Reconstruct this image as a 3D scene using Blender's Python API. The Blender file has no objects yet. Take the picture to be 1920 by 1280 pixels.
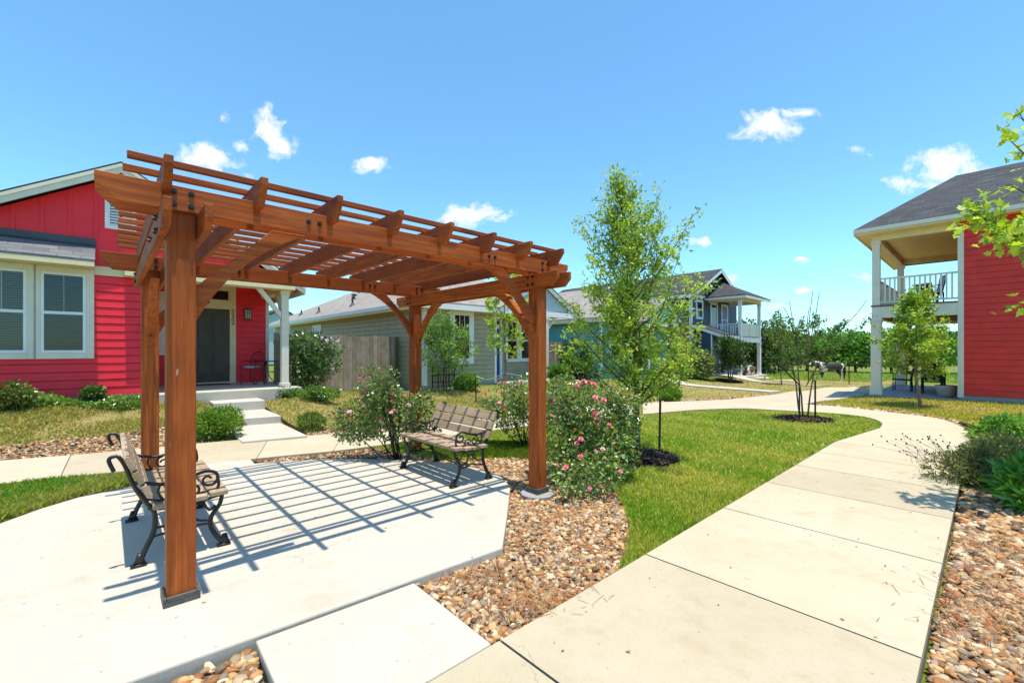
import bpy, bmesh, math, random
import numpy as np
from mathutils import Vector, Matrix
from mathutils import geometry as mgeo
R = math.radians
random.seed(7); rng = np.random.default_rng(11)
S = bpy.context.scene
COL = S.collection

# ------------------------------------------------------------------ camera, world, sun
F, HOR, HC = 824.0, 657.0, 1.54            # focal length and horizon row of a 1920 px wide frame, eye height
cam = bpy.data.cameras.new('camera'); camo = bpy.data.objects.new('camera', cam); COL.objects.link(camo)
camo.location = (0, 0, HC); camo.rotation_euler = (R(90), 0, 0)
cam.sensor_width = 36.0; cam.lens = 36.0 * F / 1920.0; cam.shift_y = (HOR - 640.0) / 1920.0
cam.clip_start = 0.05; cam.clip_end = 3000
S.camera = camo
SUNV = Vector((0.217, -0.286, 2.45)).normalized()
w = bpy.data.worlds.new('World'); S.world = w; w.use_nodes = True
wn, wl = w.node_tree.nodes, w.node_tree.links
wn.clear()
def _n(t, **kw):
    n = wn.new(t)
    for k, x in kw.items(): setattr(n, k, x)
    return n
w_out = _n('ShaderNodeOutputWorld'); w_bg = _n('ShaderNodeBackground')
w_sky = _n('ShaderNodeTexSky', sky_type='NISHITA')
w_sky.sun_disc = False; w_sky.sun_elevation = math.asin(SUNV.z); w_sky.sun_rotation = math.atan2(SUNV.x, SUNV.y)
w_sky.air_density = 1.0; w_sky.dust_density = 0.4; w_sky.ozone_density = 1.0; w_sky.altitude = 200
SKY_STRENGTH = 0.15
w_bg.inputs[1].default_value = SKY_STRENGTH
# small fair-weather clouds, laid out by compass direction on the sky itself
CLOUDS = [(385,297,62,26,1),(500,235,36,38,1),(525,270,30,26,.9),(425,225,16,14,.45),(455,270,14,12,.5),(697,310,36,20,.9),(890,400,66,24,1),
          (1440,238,74,32,1),(1500,212,40,13,.8),(1780,318,78,40,1),(1700,350,60,18,.7),(1608,284,28,11,.55),(1310,452,26,11,.8),(1352,520,30,14,.6),
          (1505,484,18,8,.7),(1508,539,26,8,.7),(1608,514,26,8,.6),(470,325,20,9,.4),(1640,590,60,10,.35),(1480,575,50,8,.3),(885,376,24,12,.7)]
def vm(op, a=None, b=None):
    n = _n('ShaderNodeVectorMath', operation=op)
    for i, x in enumerate((a, b)):
        if x is None: continue
        if isinstance(x, tuple): n.inputs[i].default_value = x
        else: wl.new(x, n.inputs[i])
    return n
def mt(op, a, b=None, c=None, clamp=False):
    n = _n('ShaderNodeMath', operation=op); n.use_clamp = clamp
    for i, x in enumerate((a, b, c)):
        if x is None: continue
        if isinstance(x, (int, float)): n.inputs[i].default_value = x
        else: wl.new(x, n.inputs[i])
    return n.outputs[0]
tc = _n('ShaderNodeTexCoord')
sx = _n('ShaderNodeSeparateXYZ'); wl.new(tc.outputs['Generated'], sx.inputs[0])
yy = mt('MAXIMUM', sx.outputs['Y'], 0.02)
gx, gz = mt('DIVIDE', sx.outputs['X'], yy), mt('DIVIDE', sx.outputs['Z'], yy)
gv = _n('ShaderNodeCombineXYZ'); wl.new(gx, gv.inputs[0]); wl.new(gz, gv.inputs[1])
def noise(vec, scale, detail, rough=0.55, off=(0,0,0)):
    m = vm('ADD', vec, off)
    n = _n('ShaderNodeTexNoise'); n.inputs['Scale'].default_value = scale; n.inputs['Detail'].default_value = detail
    n.inputs['Roughness'].default_value = rough; wl.new(m.outputs[0], n.inputs['Vector']); return n
warp = noise(gv.outputs[0], 9, 3)
wv = vm('SUBTRACT', warp.outputs['Color'], (.5,.5,.5)); wv2 = vm('MULTIPLY', wv.outputs[0], (.11,.075,0))
gp_ = vm('ADD', gv.outputs[0], wv2.outputs[0])
tot = None
for px_, py_, rx_, ry_, am in CLOUDS:
    d = vm('SUBTRACT', gp_.outputs[0], ((px_-960)/F, (HOR-py_)/F, 0))
    d = vm('MULTIPLY', d.outputs[0], (F/(rx_*1.25), F/(ry_*1.25), 0))
    ln = _n('ShaderNodeVectorMath', operation='LENGTH'); wl.new(d.outputs[0], ln.inputs[0])
    k = mt('MULTIPLY', mt('SUBTRACT', 1.0, ln.outputs['Value'], clamp=True), am)
    tot = k if tot is None else mt('MAXIMUM', tot, k)
fb = noise(gp_.outputs[0], 24, 9, 0.66)
dens = mt('ADD', mt('MULTIPLY', tot, 1.55), mt('MULTIPLY', mt('SUBTRACT', fb.outputs['Fac'], 0.56), 3.6))
dens = mt('MULTIPLY', mt('SMOOTH_MIN', dens, 1.0, 0.3, clamp=True), mt('MULTIPLY', tot, 5.0, clamp=True), clamp=True)
w_mix = _n('ShaderNodeMix', data_type='RGBA'); wl.new(dens, w_mix.inputs['Factor'])
w_tint = _n('ShaderNodeMix', data_type='RGBA', blend_type='MULTIPLY'); w_tint.inputs['Factor'].default_value = 1.0
SKY_TINT = (.58, .91, 1.0, 1)
wl.new(w_sky.outputs[0], w_tint.inputs['A']); w_tint.inputs['B'].default_value = SKY_TINT
wl.new(w_tint.outputs['Result'], w_mix.inputs['A']); w_mix.inputs['B'].default_value = (4.3, 4.4, 4.5, 1)
wl.new(w_mix.outputs['Result'], w_bg.inputs[0]); wl.new(w_bg.outputs[0], w_out.inputs[0])

sl = bpy.data.lights.new('sun', 'SUN'); sl.energy = 3.5; sl.angle = R(0.5); sl.color = (1.0, 0.92, 0.79)
so = bpy.data.objects.new('sun', sl); COL.objects.link(so)
so.rotation_euler = (-SUNV).to_track_quat('-Z', 'Y').to_euler(); so.location = (0, 0, 30)
S.view_settings.view_transform = 'Standard'; S.view_settings.look = 'None'
S.view_settings.exposure = 0.85; S.view_settings.gamma = 1.0
S.render.engine = 'CYCLES'
S.cycles.use_denoising = True
try: S.cycles.denoiser = 'OPENIMAGEDENOISE'
except Exception: pass
S.cycles.max_bounces = 8; S.cycles.diffuse_bounces = 4; S.cycles.transparent_max_bounces = 12
S.cycles.sample_clamp_indirect = 8

# ------------------------------------------------------------------ the street grid (u along the path, v across it)
TH = 0.7444
U2 = np.array([math.cos(TH), math.sin(TH)]); V2 = np.array([-math.sin(TH), math.cos(TH)])
O2 = np.array([-2.076, 2.6433])
def W(u, v, z=0.0):
    p = O2 + U2*u + V2*v
    return Vector((p[0], p[1], z))
def toUV(x, y):
    q = np.array([x, y]) - O2
    return float(q @ U2), float(q @ V2)

# ------------------------------------------------------------------ terrain
TP = [(-3,1.5,-.05),(0,1.5,-.05),(3,1.5,-.05),(-6,4.5,-.05),(-4,6.2,-.05),(-2,6.6,-.07),(0,5,-.07),(2,4,-.05),(4,6,-.05),(6,6,-.05),(2,8,-.06),(7,8,-.05),
      (1,11,-.08),(4,13,-.1),(8,13,-.12),(11,11,-.02),(0,8,-.06),(5,10,-.07),(7,5,-.04),(9,8,-.03),(5,3,-.05),(0,-4,-.05),(-8,0,-.05),(8,0,-.05),
      (30,32,-.75),(24,30,-.75),(18,30,-.6),(20,26,-.35),(40,50,-1.1),(20,60,-1.1),(0,70,-.8),(70,60,-1.2),(120,200,-1.3),(-100,150,-.5),(0,250,-1.0),(200,100,-1.3),(45,25,-.8)]
def _uvp(u, v, z):
    p = W(u, v); TP.append((p.x, p.y, z))
for a in [(-6,6.7,.05),(-3,6.7,.04),(0,6.7,.03),(2,6.7,.02),(4,6.6,.02),(-6,7.7,.22),(-3,7.7,.2),(0,7.7,.17),(2,7.7,.14),(4,7.7,.14),(30,6.4,-.2),(33,6,-.3),(-6,5.6,-.03),(-3,5.6,-.02),(0,5.6,-.02),(3,5.0,-.04),(-6,8.6,.5),(-3,8.6,.5),(-1,8.6,.5),(1,8.3,.46),(3.4,8.3,.36),(5,9.5,.24),(6,10.9,.2),(7,8.8,.3),
          (9,9.2,.34),(11,9.2,.32),(13,9.2,.28),(6,7,.1),(9,6.5,.06),(12,6.5,.02),(15,9,.22),(18,9,.2),(21,9,.15),(24,8.5,.1),(27,8,.08),(30,8,.0),(16,5,-.08),
          (20,5,-.12),(24,5,-.22),(28,4,-.3),(18,1.0,-.12),(22,1,-.2),(26,0,-.3),(15,-1,-.04),(17.6,-2.5,.06),(17.6,-5,.06),(19,-.6,.02),(14,-4,0),(24,-.6,-.1),(36,2,-.6),(3,20,.3),(12,25,.3)]:
    _uvp(*a)
TPA = np.array(TP)
def H(x, y):
    x = np.asarray(x, float); y = np.asarray(y, float)
    d2 = (x[..., None]-TPA[:,0])**2 + (y[..., None]-TPA[:,1])**2
    wgt = 1.0/(d2+.35)**2.2
    return (wgt*TPA[:,2]).sum(-1)/wgt.sum(-1)
def h(x, y): return float(H(np.array([x]), np.array([y]))[0])
def gp(px, py, off=0.0):
    """ground point seen at a pixel of the 1920 wide frame: (x, y)"""
    z = off
    for _ in range(25):
        d = F*(z-HC)/(HOR-py); x = (px-960)/F*d
        z = .5*z+.5*(h(x, d)+off)
    return (x, d)
def gpz(px, py, z): 
    d = F*(z-HC)/(HOR-py); return ((px-960)/F*d, d)
def gpxd(px, d): return ((px-960)/F*d, d)

# ------------------------------------------------------------------ materials
MATS = {}
def node_mat(name):
    m = bpy.data.materials.new(name); m.use_nodes = True
    nt = m.node_tree; b = nt.nodes['Principled BSDF']
    MATS[name] = m
    return m, nt, b
def L(nt, a, b): nt.links.new(a, b)
def mixc(nt, fac, a, b, blend='MIX'):
    n = nt.nodes.new('ShaderNodeMix'); n.data_type = 'RGBA'; n.blend_type = blend
    for key, x in (('Factor', fac), ('A', a), ('B', b)):
        if isinstance(x, (int, float)): n.inputs[key].default_value = x
        elif isinstance(x, tuple): n.inputs[key].default_value = (*x[:3], 1)
        else: L(nt, x, n.inputs[key])
    return n.outputs['Result']
def tnoise(nt, coord, scale, detail=4, rough=.55, stretch=(1,1,1)):
    t = nt.nodes.new('ShaderNodeTexCoord'); mp = nt.nodes.new('ShaderNodeMapping'); mp.inputs['Scale'].default_value = stretch
    L(nt, t.outputs[coord], mp.inputs[0])
    n = nt.nodes.new('ShaderNodeTexNoise'); n.inputs['Scale'].default_value = scale; n.inputs['Detail'].default_value = detail
    n.inputs['Roughness'].default_value = rough; L(nt, mp.outputs[0], n.inputs['Vector'])
    return n.outputs['Fac']
def ramp(nt, fac, lo, hi, a=0.0, b=1.0):
    n = nt.nodes.new('ShaderNodeMapRange'); n.clamp = True
    n.inputs[1].default_value = lo; n.inputs[2].default_value = hi; n.inputs[3].default_value = a; n.inputs[4].default_value = b
    L(nt, fac, n.inputs[0]); return n.outputs[0]
def bump(nt, b, hgt, strength=.3, dist=.01):
    n = nt.nodes.new('ShaderNodeBump'); n.inputs['Strength'].default_value = strength; n.inputs['Distance'].default_value = dist
    L(nt, hgt, n.inputs['Height']); L(nt, n.outputs[0], b.inputs['Normal'])
def spec(b, x): b.inputs['Specular IOR Level'].default_value = x
def paint(name, c, rough=.55, var=.12, scale=3.0, sp=.35, bmp=.05):
    m, nt, b = node_mat(name)
    f = tnoise(nt, 'Object', scale, 5)
    dark = tuple(x*(1-var*1.6) for x in c); lite = tuple(min(1, x*(1+var*.6)) for x in c)
    c1 = mixc(nt, ramp(nt, f, .3, .7), dark, lite)
    f2 = tnoise(nt, 'Object', scale*14, 3)
    c2 = mixc(nt, ramp(nt, f2, .62, .8, 0, .35), c1, tuple(x*.75 for x in c))
    L(nt, c2, b.inputs['Base Color']); b.inputs['Roughness'].default_value = rough; spec(b, sp)
    bump(nt, b, f2, bmp, .01)
    return m
def wood(name, c_lo, c_hi, axis, rough=.6, sc=1.0, wear=(.8,.62,.45), wearamt=.25, sp=.3):
    """stained timber, grain running along the given object axis, with scuffs and dark knots"""
    m, nt, b = node_mat(name)
    st = [9*sc, 9*sc, 9*sc]; st[axis] = .55*sc
    g1 = tnoise(nt, 'Object', 4, 6, .62, tuple(st))
    st2 = [38*sc, 38*sc, 38*sc]; st2[axis] = 1.2*sc
    g2 = tnoise(nt, 'Object', 3, 4, .6, tuple(st2))
    big = tnoise(nt, 'Object', 1.7*sc, 3)
    c1 = mixc(nt, ramp(nt, g1, .3, .72), c_lo, c_hi)
    c2 = mixc(nt, ramp(nt, g2, .45, .75, 0, .5), c1, tuple(x*.55 for x in c_lo))
    c3 = mixc(nt, ramp(nt, big, .35, .7, 0, .45), c2, tuple(x*.72 for x in c_lo))
    st3 = [30*sc, 30*sc, 30*sc]; st3[axis] = 9*sc
    sc1 = tnoise(nt, 'Object', 1.0, 2, .5, tuple(st3))
    oi = nt.nodes.new('ShaderNodeObjectInfo')
    c3 = mixc(nt, ramp(nt, oi.outputs['Random'], 0, 1, 0, .62), c3, tuple(x*.62 for x in c_lo))
    kn = tnoise(nt, 'Object', 1.0, 1, .4, tuple(2.6*sc if i == axis else 7*sc for i in range(3))); c3 = mixc(nt, ramp(nt, kn, .70, .76, 0, .55), c3, tuple(x*.35 for x in c_lo))
    c4 = mixc(nt, ramp(nt, sc1, .74, .8, 0, wearamt), c3, wear)
    L(nt, c4, b.inputs['Base Color']); b.inputs['Roughness'].default_value = rough; spec(b, sp)
    bump(nt, b, g2, .35, .004)
    return m
STAIN_LO, STAIN_HI = (.28,.052,.008), (.72,.178,.022)
wood('stain_u', STAIN_LO, STAIN_HI, 0); wood('stain_v', STAIN_LO, STAIN_HI, 1); wood('stain_z', STAIN_LO, STAIN_HI, 2, wearamt=.6)
wood('bench_wood', (.36,.25,.155), (.62,.47,.32), 0, .7, wear=(.55,.5,.42), wearamt=.3)
def plank_mat():
    m, nt, b = node_mat('weathered_planks')
    g = tnoise(nt, 'Object', 4, 6, .65, (14, 14, .8)); f = tnoise(nt, 'Object', 2.2, 3)
    at = nt.nodes.new('ShaderNodeAttribute'); at.attribute_name = 'tint'
    c = mixc(nt, ramp(nt, g, .3, .7), (.19,.15,.115), (.48,.41,.335))
    c = mixc(nt, ramp(nt, f, .4, .7, 0, .5), c, (.2,.13,.08))
    c = mixc(nt, 1.0, c, at.outputs['Color'], 'MULTIPLY')
    k = tnoise(nt, 'Object', 1.0, 2, .5, (22, 22, 7))
    c = mixc(nt, ramp(nt, k, .74, .78), c, (.6,.55,.45))
    L(nt, c, b.inputs['Base Color']); b.inputs['Roughness'].default_value = .85; spec(b, .15); bump(nt, b, g, .4, .006)
plank_mat()
def concrete(name, c, stain, speck=True):
    m, nt, b = node_mat(name)
    f1 = tnoise(nt, 'Object', .9, 5, .6); f2 = tnoise(nt, 'Object', 5, 5, .65); f3 = tnoise(nt, 'Object', 60, 3, .6); f4 = tnoise(nt, 'Object', 23, 2, .4)
    c1 = mixc(nt, ramp(nt, f1, .3, .72), c, stain)
    c1 = mixc(nt, ramp(nt, f2, .5, .8, 0, .35), c1, tuple(x*.8 for x in stain))
    c2 = mixc(nt, ramp(nt, f3, .35, .75, 0, .22), c1, tuple(x*.7 for x in c))
    f6 = tnoise(nt, 'Object', 2.3, 6, .7, (1, 1, 1))
    c2 = mixc(nt, ramp(nt, f6, .56, .70, 0, .38), c2, tuple(x*y for x, y in zip(c, (.66,.6,.5))))
    c3 = mixc(nt, ramp(nt, f4, .73, .755, 0, .5), c2, tuple(x*.3 for x in c))
    br = tnoise(nt, 'Object', 1.0, 3, .6, (150, 9, 9)); c3 = mixc(nt, ramp(nt, br, .4, .7, 0, .16), c3, tuple(x*.6 for x in c))
    dk = tnoise(nt, 'Object', 1.35, 7, .72); c3 = mixc(nt, ramp(nt, dk, .54, .70, 0, .42), c3, (c[0]*.72, c[1]*.62, c[2]*.48))
    tcd = nt.nodes.new('ShaderNodeTexCoord'); wn_ = nt.nodes.new('ShaderNodeTexNoise'); wn_.inputs['Scale'].default_value = 2.5; wn_.inputs['Detail'].default_value = 5; L(nt, tcd.outputs['Object'], wn_.inputs['Vector'])
    wv_ = nt.nodes.new('ShaderNodeMix'); wv_.data_type = 'RGBA'; wv_.blend_type = 'LINEAR_LIGHT'; wv_.inputs['Factor'].default_value = .35; L(nt, tcd.outputs['Object'], wv_.inputs['A']); L(nt, wn_.outputs['Color'], wv_.inputs['B'])
    vo = nt.nodes.new('ShaderNodeTexVoronoi'); vo.feature = 'DISTANCE_TO_EDGE'; vo.inputs['Scale'].default_value = .42; L(nt, wv_.outputs['Result'], vo.inputs['Vector'])
    ck = ramp(nt, vo.outputs['Distance'], .0, .0022, 1, 0); mk = ramp(nt, tnoise(nt, 'Object', .7, 2), .52, .6, 0, .55)
    cm_ = nt.nodes.new('ShaderNodeMath'); cm_.operation = 'MULTIPLY'; L(nt, ck, cm_.inputs[0]); L(nt, mk, cm_.inputs[1]); c3 = mixc(nt, cm_.outputs[0], c3, tuple(x*.35 for x in c))
    gs = tnoise(nt, 'Object', 210, 2, .5); c3 = mixc(nt, ramp(nt, gs, .60, .70, 0, .30), c3, tuple(x*.5 for x in c))
    L(nt, c3, b.inputs['Base Color']); b.inputs['Roughness'].default_value = .85; spec(b, .2); bump(nt, b, f3, .25, .003)
concrete('pad_concrete', (.53,.49,.415), (.48,.435,.355))
concrete('path_concrete', (.53,.46,.335), (.465,.39,.265))
def _panel():
    nt = MATS['path_concrete'].node_tree; b = nt.nodes['Principled BSDF']; src = b.inputs['Base Color'].links[0].from_socket
    at = nt.nodes.new('ShaderNodeAttribute'); at.attribute_name = 'tint'; L(nt, mixc(nt, 1.0, src, at.outputs['Color'], 'MULTIPLY'), b.inputs['Base Color'])
_panel()
concrete('grey_concrete', (.34,.34,.33), (.28,.28,.26))
def shingles(name, ca, cb, cc):
    m, nt, b = node_mat(name)
    t = nt.nodes.new('ShaderNodeUVMap')
    br = nt.nodes.new('ShaderNodeTexBrick'); L(nt, t.outputs[0], br.inputs['Vector'])
    br.inputs['Scale'].default_value = 1.0; br.inputs['Brick Width'].default_value = .32; br.inputs['Row Height'].default_value = .14
    br.inputs['Mortar Size'].default_value = .006; br.inputs['Color1'].default_value = (*ca,1); br.inputs['Color2'].default_value = (*cb,1)
    br.inputs['Mortar'].default_value = (*[x*.45 for x in ca],1); br.inputs['Bias'].default_value = -.1; br.offset_frequency = 2; br.offset = .37
    f = tnoise(nt, 'Object', 1.2, 5); g = tnoise(nt, 'Object', 90, 2)
    c = mixc(nt, ramp(nt, f, .35, .7, 0, .55), br.outputs['Color'], cc)
    c = mixc(nt, ramp(nt, g, .5, .8, 0, .4), c, tuple(min(1, x*1.7) for x in cb))
    L(nt, c, b.inputs['Base Color']); b.inputs['Roughness'].default_value = .9; spec(b, .2)
    bump(nt, b, br.outputs['Fac'], -.5, .012)
shingles('shingle_dark', (.034,.036,.040), (.082,.083,.088), (.055,.057,.062))
shingles('shingle_grey', (.22,.195,.17), (.34,.305,.27), (.28,.25,.22))
shingles('shingle_awning', (.095,.098,.105), (.20,.205,.215), (.14,.143,.15))
paint('red_siding', (.90,.026,.045), .5, .07); paint('red_siding_dark', (.74,.036,.024), .5, .12)
paint('olive_siding', (.41,.36,.235), .6, .08); paint('teal_siding', (.15,.45,.50), .55, .08); paint('blue_siding', (.052,.074,.125), .55, .1)
paint('pale_blue_siding', (.42,.52,.55), .6, .06); paint('cream_trim', (.78,.67,.41), .5, .06); paint('offwhite_trim', (.72,.67,.55), .5, .06)
paint('white_trim', (.80,.80,.79), .45, .05); paint('soffit_cream', (.82,.64,.31), .6, .06); paint('grey_flashing', (.055,.068,.085), .4, .1)
paint('door_brown', (.075,.062,.044), .4, .12); paint('door_blue', (.012,.075,.27), .4, .1); paint('door_white', (.75,.72,.64), .4, .05)
paint('black_iron', (.014,.013,.013), .38, .3, 20, .5, .1); paint('dark_metal', (.05,.05,.05), .45, .15, 20); paint('bracket_metal', (.085,.085,.075), .5, .2, 14)
paint('brass', (.35,.28,.16), .35, .1); paint('cushion', (.46,.47,.46), .9, .1, 12); paint('lamp_frame', (.035,.028,.02), .4, .1)
paint('mat_brown', (.10,.055,.035), .95, .3, 30); paint('terracotta_grey', (.10,.10,.095), .6, .15, 8); paint('pot_pale', (.45,.43,.38), .7, .1, 8)
paint('bark', (.16,.115,.075), .9, .3, 9, .15, .4); paint('bark_dark', (.075,.055,.04), .9, .35, 9, .15, .4); paint('bark_pale', (.27,.20,.125), .85, .3, 9, .15, .3)
paint('stake_green', (.05,.055,.04), .6, .3, 10); paint('stake_black', (.02,.018,.017), .6, .3, 10); paint('rope', (.6,.58,.52), .9, .1, 30)
paint('soil', (.10,.07,.045), .95, .4, 3); paint('number_black', (.015,.014,.013), .5, .1); paint('porch_wood_dark', (.13,.055,.03), .7, .2)
paint('dark_red_cloth', (.12,.015,.02), .9, .15); paint('wicker_black', (.012,.012,.014), .6, .3, 30); paint('blinds', (.20,.24,.22), .6, .05)
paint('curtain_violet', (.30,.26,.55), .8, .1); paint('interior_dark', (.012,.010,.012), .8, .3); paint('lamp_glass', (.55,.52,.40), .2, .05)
paint('wire', (.35,.35,.36), .5, .1); paint('rust_post', (.07,.035,.025), .8, .3, 12)
def glass_mats():
    m, nt, b = node_mat('window_glass')
    nt.nodes.remove(b); out = nt.nodes['Material Output']
    tr = nt.nodes.new('ShaderNodeBsdfTransparent'); tr.inputs[0].default_value = (.55,.62,.60,1)
    gl = nt.nodes.new('ShaderNodeBsdfGlossy'); gl.inputs['Roughness'].default_value = .03
    fr = nt.nodes.new('ShaderNodeFresnel'); fr.inputs[0].default_value = 1.6
    mx = nt.nodes.new('ShaderNodeMixShader'); L(nt, fr.outputs[0], mx.inputs[0]); L(nt, tr.outputs[0], mx.inputs[1]); L(nt, gl.outputs[0], mx.inputs[2]); L(nt, mx.outputs[0], out.inputs[0])
    m, nt, b = node_mat('dark_glass')
    f = tnoise(nt, 'Object', 1.5, 4)
    L(nt, mixc(nt, f, (.006,.005,.006), (.03,.024,.024)), b.inputs['Base Color']); b.inputs['Roughness'].default_value = .06; spec(b, .6)
glass_mats()
def leaf_mat(name, sp=.4, rough=.45, trans=.35):
    """leaf colour comes from a per-leaf attribute; light also passes through the blade"""
    m, nt, b = node_mat(name)
    at = nt.nodes.new('ShaderNodeAttribute'); at.attribute_name = 'tint'
    L(nt, at.outputs['Color'], b.inputs['Base Color']); b.inputs['Roughness'].default_value = rough; spec(b, sp)
    tl = nt.nodes.new('ShaderNodeBsdfTranslucent')
    L(nt, mixc(nt, .5, at.outputs['Color'], (.55,.75,.05), 'MIX'), tl.inputs[0])
    cc = mixc(nt, 1.0, at.outputs['Color'], (1.5,1.6,.7), 'MULTIPLY'); L(nt, cc, tl.inputs[0])
    mx = nt.nodes.new('ShaderNodeMixShader'); mx.inputs[0].default_value = trans
    L(nt, b.outputs[0], mx.inputs[1]); L(nt, tl.outputs[0], mx.inputs[2]); L(nt, mx.outputs[0], nt.nodes['Material Output'].inputs[0])
leaf_mat('leaf'); leaf_mat('glossy_leaf', .6, .3, .25); leaf_mat('grass_blade', .25, .5, .4)
def tint_mat(name, rough=.7, sp=.3, noise_s=40, amt=.3):
    m, nt, b = node_mat(name)
    at = nt.nodes.new('ShaderNodeAttribute'); at.attribute_name = 'tint'
    f = tnoise(nt, 'Object', noise_s, 4)
    c = mixc(nt, ramp(nt, f, .3, .75, 0, amt*2), at.outputs['Color'], (.16,.10,.06))
    L(nt, c, b.inputs['Base Color']); b.inputs['Roughness'].default_value = rough; spec(b, sp); bump(nt, b, f, .3, .003)
tint_mat('river_stone', .6, .3, 30, .18); tint_mat('mulch_chip', .9, .15, 40, .3); tint_mat('petal', .5, .3, 30, .02)
def ground_mat(name, ca, cb, cc, sc=1.0):
    m, nt, b = node_mat(name)
    f = tnoise(nt, 'Object', .55*sc, 5); g = tnoise(nt, 'Object', 45*sc, 4, .7); k = tnoise(nt, 'Object', 5*sc, 4)
    c = mixc(nt, ramp(nt, f, .35, .65), ca, cb); c = mixc(nt, ramp(nt, k, .4, .7, 0, .6), c, cc)
    c = mixc(nt, ramp(nt, g, .3, .7, 0, .7), c, tuple(x*.42 for x in ca))
    L(nt, c, b.inputs['Base Color']); b.inputs['Roughness'].default_value = .95; spec(b, .1); bump(nt, b, g, .8, .03)
ground_mat('field_ground', (.16,.23,.035), (.26,.26,.07), (.20,.24,.05))
ground_mat('green_turf', (.17,.27,.028), (.29,.30,.06), (.22,.27,.035)); ground_mat('dry_turf', (.34,.27,.10), (.44,.35,.16), (.30,.27,.085))
ground_mat('gravel_bed', (.22,.15,.09), (.30,.2,.12), (.16,.10,.06), 1.5); ground_mat('mulch_bed', (.035,.026,.02), (.05,.035,.026), (.03,.022,.018), 2)

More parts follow.
